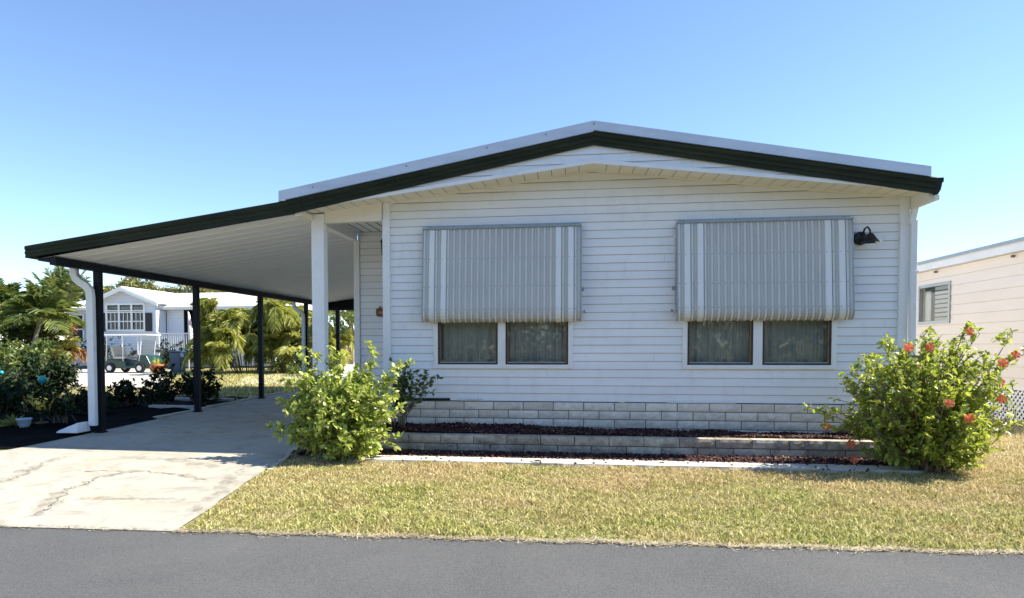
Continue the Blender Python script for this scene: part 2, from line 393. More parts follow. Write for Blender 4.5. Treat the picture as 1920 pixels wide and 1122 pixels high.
# driveway
def dr_right(y):
    P = [(4.9, -3.02), (5.4, -3.10), (6.4, -3.28), (7.6, -3.46), (8.5, -3.62), (9.0, -3.66), (30, -3.66)]
    for (a, xa), (b, xb) in zip(P, P[1:]):
        if y <= b: return xa+(xb-xa)*(y-a)/(b-a)
    return -3.66
def dr_left(y):
    P = [(4.6, -10.5), (6.4, -8.6), (8.2, -7.42), (30, -7.42)]
    for (a, xa), (b, xb) in zip(P, P[1:]):
        if y <= b: return xa+(xb-xa)*(y-a)/(b-a)
    return -7.42
ys = [4.94, 5.15]+[5.4+.25*i for i in range(14)]+[9+.8*i for i in range(17)]
V = []; NXd = 12; rr = random.Random(9)
for k, y in enumerate(ys):
    a, b = dr_left(y), dr_right(y)+rr.uniform(-.012, .012)
    for i in range(NXd+1):
        x = a+(b-a)*i/NXd; yy = (5.085+skew(x)) if k == 0 else y+(skew(x) if k == 1 else 0)
        V.append((x, yy, (.008 if k == 0 else G(x, yy)+.016)))
F = [(j*(NXd+1)+i, j*(NXd+1)+i+1, (j+1)*(NXd+1)+i+1, (j+1)*(NXd+1)+i) for j in range(len(ys)-1) for i in range(NXd)]
drive = MB().add(V, F).build('driveway', MT['conc']); tag(drive, kind='structure')
mb = MB(); gz = lambda x, y: G(x, y)+.016
ribbon(mb, [(-4.50, 5.20), (-4.58, 5.55), (-4.93, 6.18), (-4.99, 6.73), (-4.85, 7.06), (-4.28, 6.98), (-3.80, 6.74)], .014, .010, .004, 1.6, 11, 24, gz)
ribbon(mb, [(-6.25, 6.0), (-5.83, 6.33), (-5.95, 6.8), (-6.1, 7.07), (-6.27, 7.6)], .012, .008, .004, 1.8, 12, 24, gz)
ribbon(mb, [(-4.29, 5.78), (-4.04, 5.88), (-3.72, 5.88)], .010, .004, .004, .8, 13, 12, gz)
ribbon(mb, [(-5.4, 7.0), (-4.95, 7.06)], .02, .01, .004, 1.0, 14, 12, gz)
o = mb.build('crack', MT['crack'], drive)
mb = MB()
for sd_, (pts, w0_, w1_) in enumerate((([(-4.50, 5.20), (-4.60, 5.55), (-4.93, 6.18), (-4.99, 6.73), (-4.85, 7.06), (-4.28, 6.98), (-3.80, 6.74)], .22, .12),
        ([(-6.6, 5.8), (-5.9, 6.33), (-6.0, 6.8), (-6.15, 7.1), (-6.3, 7.8)], .25, .2), ([(-4.5, 5.78), (-4.04, 5.88), (-3.5, 5.85)], .16, .1),
        ([(-3.72, 7.6), (-3.6, 7.0), (-3.35, 6.2), (-3.25, 5.5)], .16, .12), ([(-5.6, 7.9), (-4.7, 7.75), (-4.0, 7.4)], .2, .15), ([(-7.2, 6.2), (-6.4, 5.5), (-5.8, 5.05)], .2, .1))):
    ribbon(mb, pts, w0_, w1_, .006+sd_*.0015, 1.2, 40+sd_, 14, gz)
mb.build('stain', MT['stain'], drive)
# driveway kerb edging at the carport side and by the planter
mb = MB()
for i in range(14):
    y0 = 11.6+i*.62; mb.box(-7.56, -7.44, y0, y0+.60, .1, G(0, y0)+.05+rr.uniform(-.006, .006))
tag(mb.build('kerb', MT['kerb'], bevel=.012), kind='structure')
mb = MB(); ribbon(mb, [(-3.68, 8.95), (-3.62, 8.5), (-3.50, 8.0), (-3.36, 7.3)], .11, .05, .02, .8, 21, 10, G)
tag(mb.build('driveway_edge', MT['kerb']), kind='structure')
# pale walk strip in front of the mulch
mb = MB(); V = []
for i in range(60):
    x = -3.15+6.9*i/59
    V += [(x, 8.0+rr.uniform(-.014, .014), .03), (x, 8.01+rr.uniform(-.01, .01), .088), (x, 8.34+rr.uniform(-.012, .012)+.02*math.sin(x*2), .092), (x, 8.36, .03)]
F = [(i*4+j, (i+1)*4+j, (i+1)*4+j+1, i*4+j+1) for i in range(59) for j in range(3)]
tag(mb.add(V, F).build('walkway', MT['kerb']), kind='structure')
# far driveway and street
mb = MB()
mb.add([(-14.2, 19.4, .204), (-12.6, 19.4, .204), (-21.2, 35.2, .204), (-26.5, 35.2, .204), (-30, 27, .204), (-30, 21, .204)], [(0, 1, 2, 3, 4, 5)])
tag(mb.build('neighbour_driveway', MT['kerb']), kind='structure')
mb = MB(); mb.add([(-10.8, 21.2, .212), (-8, 21.2, .212), (-8.4, 60, .212), (-17, 60, .212), (-14.8, 36, .212), (-12.85, 25.8, .212)], [(0, 1, 2, 3, 4, 5)])
tag(mb.build('side_street', MT['kerb']), kind='structure')

# dark bed left of the carport
mb = MB(); V = []
for j in range(20):
    for i in range(20):
        x = -13+5.55*i/19; y = 8.3+7.2*j/19
        V.append((x, y, G(x, y)+.02+rr.uniform(0, .05)*(0 if i == 19 or j == 0 else 1)))
F = [(j*20+i, j*20+i+1, (j+1)*20+i+1, (j+1)*20+i) for j in range(19) for i in range(19)]
MT['darkmulch'] = paint('dark_mulch', (.004, .004, .004), 1.0, .4, 25, bump=.7, spec=.05)
tag(mb.add(V, F).build('dark_mulch_bed', MT['darkmulch']), kind='stuff', label='near black mulch bed beside the carport posts', cat='mulch')

# ------------------------------------------------------------------ lawn blades
def blades(name, N, sampler, h0, h1, wd, label):
    xy = sampler(N); N = len(xy)
    z = np.array([G(a, b) for a, b in xy])
    X_, Y_ = xy[:, 0], xy[:, 1]
    pat = .5+.25*np.sin(X_*3.1+1.7*np.sin(Y_*2.3))+.25*np.sin(Y_*5.3+2.1*np.sin(X_*1.9+1))+.3*np.sin(X_*11+Y_*7)*np.sin(Y_*13-X_*5)
    th = rng.uniform(0, 2*np.pi, N); h = rng.uniform(h0, h1, N)*(.6+.8*np.clip(pat, 0, 1)); lean = rng.uniform(.2, 1.5, N)*h
    az = rng.uniform(0, 2*np.pi, N); ww = wd*rng.uniform(.7, 1.3, N)
    s = np.stack([np.cos(th), np.sin(th), 0*th], 1)*ww[:, None]/2
    d = np.stack([np.cos(az), np.sin(az), 0*az], 1)
    b = np.stack([xy[:, 0], xy[:, 1], z-.004], 1); up = np.array([0, 0, 1.])
    m = b+d*(lean*.3)[:, None]+up*(h*.6)[:, None]; tp = b+d*lean[:, None]+up*(h*rng.uniform(.65, 1.0, N))[:, None]
    V = np.stack([b-s, b+s, m+s*.8, m-s*.8, tp], 1).reshape(-1, 3)
    k = np.arange(N)*5
    F = np.concatenate([np.stack([k, k+1, k+2], 1), np.stack([k, k+2, k+3], 1), np.stack([k+3, k+2, k+4], 1)])
    o = np_mesh(name, V, F, MT['grass'], rnd=np.repeat(rng.random(N), 5))
    return tag(o, label, 'grass', kind='stuff')
def samp_main(N):
    x = rng.uniform(-3.7, 9.0, N); y = rng.uniform(5.0, 8.0, N)
    e = .037*np.clip(x, -14, 14); xr = np.array([dr_right(v) for v in y])
    edge = 5.12+e+.022*np.sin(x*9)+.018*np.sin(x*23)+.014*np.sin(x*61); k = (y > edge) & (x > xr+.02) & (y < 8.0+.02*np.sin(x*13)); return np.stack([x[k], y[k]], 1)
blades('lawn_grass', 230000, samp_main, .015, .05, .0085, 'dry yellow-green lawn between the road and the planter')
def edge_straw():
    N = 12000; x = np.where(rng.random(N) < .07, rng.uniform(-7, -3.1, N), rng.uniform(-3.1, 9, N)); y = 5.105+.037*x+.02*np.sin(x*9)+rng.normal(size=N)*.028
    y = np.where(rng.random(N) < .04, y-rng.random(N)*.12, y); a = rng.normal(size=N)*.9; L_ = rng.uniform(.015, .05, N)
    P = np.stack([x, y, np.full(N, .006)+rng.random(N)*.014], 1); D = np.stack([np.cos(a), np.sin(a), rng.uniform(-.02, .35, N)], 1)
    W = np.stack([-np.sin(a), np.cos(a), 0*a], 1)*rng.uniform(.0015, .0045, N)[:, None]
    V = np.stack([P-W, P+W, P+D*L_[:, None]+W*.3, P+D*L_[:, None]-W*.3], 1).reshape(-1, 3); k = np.arange(N)*4
    o = np_mesh('dry_grass_edge', V, np.stack([k, k+1, k+2, k+3], 1), MT['straw'])
    tag(o, 'dry straw clippings scattered along the asphalt edge of the lawn', 'grass', kind='stuff')
edge_straw()
def samp_r(N):
    x = rng.uniform(3.7, 9.0, N); y = 8.0+rng.random(N)**1.3*7; k = ((x < 7.3) | (y < 11.6)) & ~((x < 4.35) & (y > 8.4)); return np.stack([x[k], y[k]], 1)
blades('side_lawn_grass', 45000, samp_r, .03, .07, .009, 'grass strip between the two houses right of the large bush')
def samp_l(N):
    x = rng.uniform(-20, -7.6, N); y = rng.uniform(14.5, 34, N); k = (x > -7.6-(y-14)*.75) & (x < -7.5-(y-20).clip(0)*.35); return np.stack([x[k], y[k]], 1)
blades('far_lawn_grass', 60000, samp_l, .04, .09, .02, 'lawn behind the carport posts, shaded in front and sunny behind')

# ------------------------------------------------------------------ siding
MT['groove_b'] = paint('cream_joint_shade', (.62, .54, .46), .9, .2, 6)  # shadow line of the cream laps, painted as darker strips
MT['groove'] = paint('siding_joint_shade', (.30, .30, .29), .9, .2, 6)  # grey paints the shadow line under each lap; also the vertical seams
def siding(mb, x0, x1, z0, z1, y, holes=(), top=None, pitch=.109, proud=.016, axis='x', gap=.0058):
    """lap boards facing -y at plane y (or facing -x at plane x=y when axis='y'); top=(xc, peak z, slope) clips a gable"""
    def P(a, d, z): return (a, y-d, z) if axis == 'x' else (y-d, a, z)
    fl = axis == 'y'
    def quad(q, mi=0): mb.add(q, [(3, 2, 1, 0) if fl else (0, 1, 2, 3)], mi)
    z = z0
    while z < z1-1e-4:
        zt = min(z+pitch, z1); D = lambda q: proud*(1-(q-z)/pitch)
        cuts = sorted({z, zt-gap}|{h[i] for h in holes for i in (2, 3) if z < h[i] < zt-gap})
        for a, b in zip(cuts, cuts[1:]):
            xa, xb = x0, x1
            if top:
                xc, p, sl = top
                if a >= p: continue
                ro, ri = (p-a)/sl, max(0, (p-b)/sl)
                for sg in (-1, 1):          # wedges under the rake
                    lim = (x1-xc) if sg > 0 else (xc-x0)
                    r1 = min(ro, lim)
                    if r1 <= ri: continue
                    ti, t1 = min(b, p-sl*ri), p-sl*r1
                    q = [P(xc+sg*ri, D(a), a), P(xc+sg*r1, D(a), a), P(xc+sg*r1, D(t1), t1), P(xc+sg*ri, D(ti), ti)]
                    quad(q if sg > 0 else q[::-1])
                xa, xb = max(x0, xc-ri), min(x1, xc+ri)
                if xb-xa < .01: continue
            segs = [(xa, xb)]
            for h in holes:
                if h[2] <= a+1e-6 and h[3] >= b-1e-6:
                    ns = []
                    for s0, s1 in segs:
                        if h[1] <= s0 or h[0] >= s1: ns.append((s0, s1)); continue
                        if h[0] > s0: ns.append((s0, h[0]))
                        if h[1] < s1: ns.append((h[1], s1))
                    segs = ns
            for s0, s1 in segs:
                quad([P(s0, D(a), a), P(s1, D(a), a), P(s1, D(b), b), P(s0, D(b), b)])
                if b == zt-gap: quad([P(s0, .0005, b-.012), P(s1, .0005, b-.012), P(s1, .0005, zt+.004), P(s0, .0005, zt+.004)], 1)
                if a == z: mb.add([P(s0, .002, a), P(s1, .002, a), P(s1, D(a), a), P(s0, D(a), a)], [(0, 1, 2, 3)])
        z = zt

# ------------------------------------------------------------------ the house
H = thing('mobile_home', 'white lap-sided mobile home with low gable, dark green roof edge and two drawn metal awnings', 'house', (0.24, 9.43, .1))
XC = .243; YW = 9.43; YG = 8.90
def up_z(x, z0=4.12): return z0-(.18 if x < XC else .178)*abs(x-XC)     # bottom of metal band / top of dark fascia
def lo_z(x, z0=3.776): return z0-.121*abs(x-XC)                            # top of the lower fascia
def wt(x): return 3.768-.123*abs(x-XC)
WL = (-1.86, -.06, 1.20, 2.86); WR = (1.47, 3.27, 1.20, 2.86)
mb = MB()
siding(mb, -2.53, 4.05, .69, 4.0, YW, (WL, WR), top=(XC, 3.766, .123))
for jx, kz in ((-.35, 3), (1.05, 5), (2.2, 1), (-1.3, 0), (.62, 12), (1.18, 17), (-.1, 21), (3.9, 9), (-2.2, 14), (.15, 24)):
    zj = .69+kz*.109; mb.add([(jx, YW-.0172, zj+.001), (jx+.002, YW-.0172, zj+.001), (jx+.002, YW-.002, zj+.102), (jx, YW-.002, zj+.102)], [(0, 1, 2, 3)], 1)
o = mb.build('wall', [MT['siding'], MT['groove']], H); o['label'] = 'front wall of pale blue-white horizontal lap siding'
# recessed porch walls and the rest of the body
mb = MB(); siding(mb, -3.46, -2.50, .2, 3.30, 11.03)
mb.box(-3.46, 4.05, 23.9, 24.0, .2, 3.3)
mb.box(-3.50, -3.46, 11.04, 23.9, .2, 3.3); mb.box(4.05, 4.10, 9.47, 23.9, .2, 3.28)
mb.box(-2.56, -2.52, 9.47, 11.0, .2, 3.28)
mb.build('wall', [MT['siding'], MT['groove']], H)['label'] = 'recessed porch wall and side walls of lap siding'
mb = MB(); mb.box(-3.56, -2.56, 9.36, 11.02, .1, .30); mb.build('porch_floor', MT['kerb'], H, bevel=.01)
# small vertical joints in the siding
# corner posts
mb = MB(); mb.box(-2.625, -2.52, 9.385, 9.47, .3, wt(-2.57)); mb.build('corner_board', MT['white'], H, bevel=.006)
mb = MB(); mb.box(4.045, 4.155, 9.385, 9.47, .3, wt(4.1)); mb.build('corner_board', MT['white'], H, bevel=.006)
mb = MB(); mb.box(-3.56, -3.465, 10.99, 11.08, .2, 3.16); mb.build('corner_board', MT['white'], H, bevel=.006)
# porch column, header, side beam, ceiling
mb = MB(); mb.box(-3.635, -3.455, 9.34, 9.50, .11, 3.285); mb.box(-3.65, -3.44, 9.325, 9.515, .11, .22)
mb.build('porch_column', MT['white_col'], H, bevel=.006)
mb = MB(); mb.rake(-3.455, wt(-3.455), -2.625, wt(-2.625), [(9.37, .0), (9.37, -.18), (9.47, -.18), (9.47, .0)])
mb = MB().add([(-3.455, 9.37, 3.165), (-2.625, 9.37, 3.175), (-2.625, 9.37, 3.43), (-3.455, 9.37, 3.33), (-3.455, 9.47, 3.165), (-2.625, 9.47, 3.175), (-2.625, 9.47, 3.43), (-3.455, 9.47, 3.33)],
    [(0, 1, 2, 3), (7, 6, 5, 4), (0, 4, 5, 1), (3, 2, 6, 7)]); mb.build('header_beam', MT['white_warm'], H)
mb = MB(); mb.box(-3.60, -3.49, 9.51, 10.98, 3.15, 3.31); mb.build('side_beam', MT['white'], H)
mb = MB(); mb.box(-3.485, -2.57, 9.48, 11.01, 3.30, 3.33)
for k in range(6): mb.box(-3.4+k*.15, -3.39+k*.15, 9.50, 11.0, 3.292, 3.2995, 1)
mb.build('porch_ceiling', [MT['ceil'], MT['soffitline']], H)
mb = MB(); mb.box(-3.70, -3.645, 8.93, 11.0, 3.185, 3.33); mb.box(-3.645, -3.60, 8.93, 9.33, 3.19, 3.26); mb.build('eave_trim', MT['white_warm'], H)
# porch lantern
ln = MB(); ln.box(-2.59, -2.56, 9.60, 9.72, 2.86, 3.06); ln.tube([(-2.59, 9.66, 3.0), (-2.65, 9.66, 3.05), (-2.67, 9.66, 2.99)], .012, 8)
ln.lathe((-2.67, 9.66, 2.72), [(.02, 0), (.045, .02), (.055, .2), (.07, .21), (.02, .27)], 8)
ln.build('wall_lantern', MT['black'], H)
# lower fascia, soffit with panel joints
lowf = MB()
for xa, xb in ((XC, -3.5), (XC, 3.7)):
    lowf.rake(xa, lo_z(xa), xb, lo_z(xb), [(YG, 0), (YG, -.045), (YG+.03, -.045), (YG+.03, 0)])
lowf.build('lower_fascia', MT['white'], H)
sof = MB()
for xa, xb in ((XC, -3.66), (XC, 4.165)):
    za, zb = lo_z(xa)-.035, lo_z(xb)-.035
    wa, wb = wt(xa), wt(xb)
    q = [(xa, YG+.03, za), (xb, YG+.03, zb), (xb, YW-.0, wb), (xa, YW-.0, wa)]
    sof.add(q, [(0, 1, 2, 3) if xb > xa else (3, 2, 1, 0)])
    n = int(abs(xb-xa)/.17)
    for k in range(1, n):
        t_ = k/n; x = xa+(xb-xa)*t_; y0_, z0_, y1_, z1_ = YG+.034, za+(zb-za)*t_-.003, YW-.03, wa+(wb-wa)*t_-.003
        sof.add([(x-.004, y0_, z0_), (x+.004, y0_, z0_), (x+.004, y1_, z1_), (x-.004, y1_, z1_)], [(0, 1, 2, 3)], 1)
sof.build('soffit', [MT['soffit'], MT['soffitline']], H)
tr = MB()   # cream j-trim where soffit meets the wall
for xa, xb in ((XC, -2.52), (XC, 4.045)):
    tr.rake(xa, wt(xa), xb, wt(xb), [(YW-.03, 0), (YW-.03, -.022), (YW-.012, -.022), (YW-.012, 0)])
tr.build('wall_trim', MT['soffit'], H)
# siding of the gable strip between the two fascias
gs = MB()
def gtop(x): return up_z(x)-.15
for k in range(10):
    z = 3.082+k*.109
    for side in (-1, 1):
        X = np.linspace(0, 4.0, 61)
        for a, b in zip(X, X[1:]):
            xa, xb = XC+side*a, XC+side*b
            lo0, lo1 = max(z, lo_z(xa)-.02), max(z, lo_z(xb)-.02); hi0, hi1 = min(z+.109, gtop(xa)), min(z+.109, gtop(xb))
            if hi0 <= lo0 and hi1 <= lo1: continue
            hi0, hi1 = max(hi0, lo0), max(hi1, lo1); d = lambda q: .014*(1-(q-z)/.109)
            yy = YG+.026
            q = [(xa, yy-d(lo0), lo0), (xb, yy-d(lo1), lo1), (xb, yy-d(hi1), hi1), (xa, yy-d(hi0), hi0)]
            gs.add(q, [(0, 1, 2, 3) if side > 0 else (3, 2, 1, 0)])
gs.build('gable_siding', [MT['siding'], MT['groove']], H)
# dark ribbed rake fascia
FP = [(YG-.004, 0), (YG-.018, -.012), (YG-.018, -.05), (YG-.004, -.062), (YG-.004, -.074), (YG-.016, -.082), (YG-.016, -.112), (YG-.002, -.122), (YG-.010, -.168), (YG+.02, -.168), (YG+.02, 0)]
df = MB()
FP = [(y-.012, d) for y, d in FP]; FQ = [(y, d*1.17) for y, d in FP]
df.rake(XC, up_z(XC), -3.58, up_z(-3.58), FP, 0, FQ); df.rake(XC, up_z(XC), 4.22, up_z(4.22), FP, 0, FQ)
o = df.build('rake_fascia', MT['dark'], H); o['label'] = 'dark green ribbed metal fascia following the gable'
# gutter along the right eave
gt = MB(); zt = 3.405
pr = [(4.205, 0), (4.205, -.15), (4.205, -.195), (4.23, -.195), (4.26, -.14), (4.275, -.06), (4.29, -.05), (4.29, 0)]
n = len(pr); V = [(x, YG-.02, zt+d) for x, d in pr]+[(x, 24, zt+d) for x, d in pr]
gt.add(V, [tuple(range(n)), tuple(range(n, 2*n))[::-1]]+[(i, (i+1) % n, n+(i+1) % n, n+i) for i in range(n)])
gt.build('gutter', MT['dark'], H)
# white eave soffit on the right
es = MB(); es.box(4.158, 4.203, YG+.035, 24, 3.14, 3.31); es.box(4.203, 4.25, YG-.01, 24, 3.15, 3.207); es.build('eave_soffit', MT['white_warm'], H)
# metal roof with front band
rp = [(YG-.035, .012), (24.3, .012), (24.3, -.05), (YG+.03, -.05), (YG-.0, -.118), (YG-.0, -.125), (YG-.045, -.125), (YG-.035, -.115)]
rf = MB()
rf.rake(XC, 4.235, -3.90, up_z(-3.90)+.125, rp); rf.rake(XC, 4.235, 4.145, up_z(4.145)+.10, [(y, d if d > -.1 else -.108) for y, d in rp])
for x in (-3.9, 4.145): pass
for x in (-3.42, -2.15, -1.1, -.35, XC):    # fastening screws on the band
    z = up_z(x)+.085; rf.lathe((x, YG-.035, z), [(.009, 0), (.009, .006)], 8, 1, axis=(0, -1, 0))
rf.build('roof', [MT['roofmetal'], MT['screw']], H)['label'] = 'white metal roof with a turned-down front band'
lipm = MB(); lipm.box(-3.90, -3.80, YG-.05, YG-.036, up_z(-3.85)-.005, up_z(-3.85)+.012); lipm.build('roof_lip', MT['white'], H)
# right downspout
ds = MB(); ds.bar((4.20, 9.36, 3.16), (4.165, 9.37, 2.95), .07, .055); ds.bar((4.19, 9.37, 3.0), (4.205, 9.37, .15), .075, .06)
ds.box(4.15, 4.25, 9.335, 9.345, 2.35, 2.375); ds.build('downspout', MT['white'], H, bevel=.008)

# windows
def window(W, px0, px1, name_label):
    x0, x1, z0, z1 = W
    fr = MB(); T = .05; zo = z0-.065; xo0, xo1 = x0-.05, x1+.05; y0, y1 = YW-.042, YW-.002
    fr.box(xo0, x0+.01, y0, y1, zo, z1+.05); fr.box(x1-.01, xo1, y0, y1, zo, z1+.05)
    fr.box(x0+.01, x1-.01, y0+.001, y1, zo, z0-.012); fr.box(x0+.01, x1-.01, y0+.001, y1, z1, z1+.05)
    fr.box(px0, px1, y0+.002, y1+.02, z0-.012, z1)
    f = fr.build('window', MT['white'], H, bevel=.004); f['label'] = name_label
    for a, b in ((x0+.01, px0), (px1, x1-.01)):
        s = MB(); zt_ = z1; zb = z0-.012; ya, yb = YW-.028, YW+.03; w_ = .022
        s.box(a, a+w_, ya, yb, zb, zt_); s.box(b-w_, b, ya, yb, zb, zt_); s.box(a+w_, b-w_, ya, yb, zb, zb+w_); s.box(a+w_, b-w_, ya, yb, zt_-w_, zt_)
        s.box(b-w_-.014, b-w_, ya+.006, yb, zb+w_, zt_-w_, 1); s.box(a+w_, a+w_+.010, ya+.008, yb, zb+w_, zt_-w_, 1)
        s.box(a+w_+.01, b-w_-.014, ya+.008, yb, zb+w_, zb+w_+.014, 2); s.box(a+.04, b-.04, ya+.004, yb, 2.0, 2.03)
        s.build('sash', [MT['bronze'], MT['wood'], MT['steelgrey']], f)
        g = MB().add([(a+.02, YW+.01, zb+.02), (b-.02, YW+.01, zb+.02), (b-.02, YW+.01, zt_-.02), (a+.02, YW+.01, zt_-.02)], [(0, 1, 2, 3)])
        g.build('pane', MT['glass'], f)
        c = MB(); n = 120; V = []; r = random.Random(int(a*100)); ph = 0
        for i in range(n+1):
            x = a+(b-a)*i/n; ph += r.uniform(.25, .75); d = .028*math.sin(ph)+.014*math.sin(ph*.37)
            V += [(x, YW+.12+d, zb-.05), (x+.004*math.sin(ph), YW+.12+d*.7, zt_)]
        c.add(V, [(2*i, 2*i+2, 2*i+3, 2*i+1) for i in range(n)]); c.build('curtain', MT['curtain'], f, smooth=True)
window(WL, -1.02, -.915, 'left double window with white trim below the left awning')
window(WR, 2.305, 2.42, 'right double window with white trim below the right awning')
rm = MB(); rm.box(-2.4, 3.95, YW+.35, YW+.37, .8, 3.25); rm.box(-2.4, 3.95, YW+.06, YW+.35, .78, .80); rm.build('inner_partition', MT['room'], H)

# awnings
def awning(x0, x1, label):
    a = MB(); W_ = x1-x0; npitch = int(round(W_/.0825)); p = W_/npitch
    # vertical profile: (offset from the wall, z)
    prof = [(.075, 3.02), (.095, 2.9), (.125, 2.55), (.155, 2.2), (.175, 1.98), (.185, 1.90), (.183, 1.85), (.170, 1.81), (.145, 1.782), (.11, 1.765)]
    xsn, hs, ms = [], [], []
    for k in range(npitch):
        b = x0+k*p; wide = k in (1, 3, npitch-4, npitch-2)
        seq = [(0, 0), (.10, .012), (.32, .012), (.42, 0), (.52, 0), (.60, .007), (.74, .007), (.82, 0)]
        if wide: seq = [(0, 0), (.06, .014), (.90, .014), (.96, 0)]
        for (t0, h0), (t1, _) in zip(seq, seq[1:]+[(1.0, 0)]):
            xsn.append(b+t0*p); hs.append(h0)
            ms.append(1 if wide and .0 <= t0 < .9 else (2 if (not wide and abs(t0-.10) < .01) else 0))
    xsn.append(x1); hs.append(0); n = len(xsn); m = len(prof); V = []
    for i, (off, z) in enumerate(prof):
        j0, j1 = max(i-1, 0), min(i+1, m-1); dy, dz = prof[j1][0]-prof[j0][0], prof[j1][1]-prof[j0][1]; L = math.hypot(dy, dz)
        ny, nz = -dz/L, dy/L                       # outward (from wall) normal in (off,z)
        for x, h in zip(xsn, hs): V.append((x, YW-off-ny*h, z+nz*h))
    k0 = len(a.v); a.v += V
    for i in range(m-1):
        for j in range(n-1):
            a.f.append((k0+i*n+j, k0+(i+1)*n+j, k0+(i+1)*n+j+1, k0+i*n+j+1)); a.m.append(ms[j])
    for z, off in ((2.62, .118), (2.24, .151), (1.93, .181)):
        for k in range(npitch):
            x = x0+(k+.21)*p; a.lathe((x, YW-off-.012, z), [(.0055, 0), (.0055, .005)], 6, 3, axis=(0, -1, 0))
    o = a.build('awning', [MT['awn'], MT['awnw'], MT['awnp'], MT['screw']], H); o['label'] = label
    h = MB(); h.box(x0-.012, x1+.012, YW-.09, YW-.014, 3.02, 3.052); h.box(x0+.03, x1-.0, YW-.035, YW-.014, 3.052, 3.085)
    h.bar((x0-.014, YW-.10, 3.04), (x1+.014, YW-.10, 3.04), .022, .022)
    for k in range(7):
        x = x0+.08+k*(W_-.16)/6; h.lathe((x, YW-.035, 3.07), [(.007, 0), (.007, .006)], 6, 1, axis=(0, -1, 0))
    h.build('header_rail', [MT['steelgrey'], MT['screw']], o)
    e = MB()
    for x in (x0-.008, x1+.002):
        for (o0, z0), (o1, z1) in zip(prof, prof[1:]): e.bar((x+.003, YW-o0+.004, z0), (x+.003, YW-o1+.004, z1), .010, .02, up=(1, 0, 0))
    for z, off in ((2.62, .10), (2.24, .135), (1.93, .165)): e.box(x0, x1, YW-off, YW-off+.012, z-.012, z+.012)
    e.build('awning_frame', MT['steelgrey'], o)
    s = x1+.018 if x0 < 0 else x0-.022
    r = MB(); r.bar((s, YW-.03, 2.86), (s, YW-.03, 1.92), .014, .014); r.box(s-.012, s+.012, YW-.045, YW-.014, 2.84, 2.88)
    r.box(s-.01, s+.014, YW-.05, YW-.014, 1.88, 1.97); r.build('support_arm', MT['white'], o)
    r = MB(); sg = 1 if x0 < 0 else -1
    r.box(min(s, s+sg*.03), max(s, s+sg*.03), YW-.04, YW-.014, 2.17, 2.22); r.build('latch', MT['steelgrey'], o); r = MB(); r.bar((s, YW-.03, 1.91), (s+sg*.05, YW-.04, 1.895), .012, .012)
    r.bar((s+sg*.04, YW-.04, 1.92), (s+sg*.05, YW-.04, 1.875), .012, .012); r.build('latch', MT['steelgrey'], o)
    if x0 < 0:
        r = MB(); r.box(x0-.03, x0-.012, YW-.035, YW-.014, 2.2, 2.23); r.build('latch', MT['steelgrey'], o)
awning(-2.03, .088, 'left grey corrugated awning with white stripes, drawn down')
awning(1.335, 3.46, 'right grey corrugated awning with white stripes, drawn down')

# wall light
wl = MB(); wl.lathe((3.585, YW-.014, 2.79), [(.085, 0), (.085, .02), (.07, .03), (.03, .034)], 24, axis=(0, -1, 0))
wl.tube([(3.60, YW-.03, 2.80), (3.605, YW-.10, 2.90), (3.62, YW-.15, 2.915), (3.64, YW-.17, 2.87), (3.645, YW-.17, 2.80)], .011, 8)
L = wl.build('wall_light', MT['black'], H, smooth=True); L['label'] = 'black barn-style wall light right of the right awning'
sh = MB(); sh.lathe((3.645, YW-.17, 2.80), [(.03, .03), (.045, .01), (.07, -.03), (.105, -.075), (.108, -.082), (.10, -.082), (.06, -.03), (.02, 0)], 28)
sh.build('lamp_shade', MT['black'], L, smooth=True)
sh = MB(); sh.lathe((3.735, YW-.19, 2.725), [(.0, .035), (.022, .03), (.032, 0), (.022, -.03), (.0, -.035)], 14, axis=(.6, -.4, -.3)); sh.build('lens', MT['bulb'], L, smooth=True)

# block skirt and planter wall
def blocks(x0, x1, z0, rows, hrow, blen, y, depth, mat, name, parent, gap=.010, rough=.010, cap=False):
    mb = MB(); rnd = []; r = random.Random(int(y*1000)+rows)
    for k in range(rows):
        z = z0+k*hrow; x = x0-(blen/2 if k % 2 else 0)
        while x < x1-.02:
            a, b = max(x, x0)+gap/2, min(x+blen, x1)-gap/2
            if b-a > .04:
                nx_, nz_ = 9, 3; c = r.random(); V = []; zt_ = z+hrow-gap; tilt = r.uniform(-.003, .003)
                for j in range(nz_+1):
                    for i in range(nx_+1):
                        e = (i in (0, nx_)) or (j in (0, nz_))
                        V.append((a+(b-a)*i/nx_, y-(0 if e else rough*r.uniform(.3, 1.3))+tilt, z+(zt_-z)*j/nz_))
                k0 = len(mb.v)
                F = [(j*(nx_+1)+i, j*(nx_+1)+i+1, (j+1)*(nx_+1)+i+1, (j+1)*(nx_+1)+i) for j in range(nz_) for i in range(nx_)]
                mb.add(V, F)
                yb = y+depth+tilt; y_ = y+tilt
                mb.add([(a, y_, z), (b, y_, z), (b, yb, z), (a, yb, z), (a, y_, zt_), (b, y_, zt_), (b, yb, zt_), (a, yb, zt_)],
                       [(4, 5, 6, 7), (1, 2, 6, 5), (3, 0, 4, 7), (0, 3, 2, 1)])
                rnd += [c]*(len(mb.v)-k0)
            x += blen
    return mb.build(name, mat, parent, rnd=rnd)
sk = blocks(-2.50, 4.05, .235, 4, .1135, .406, YW-.045, .04, MT['block'], 'block_skirt', H)
mj = MB(); mj.box(-2.50, 4.05, YW-.038, YW, .1, .683); mj.build('mortar', MT['mortar'], sk)
ex = MB(); ex.box(-1.58, -1.22, YW-.060, YW-.015, .690, .716); ex.build('ledge_block', MT['block'], H, bevel=.006, rnd=[.4]*8)
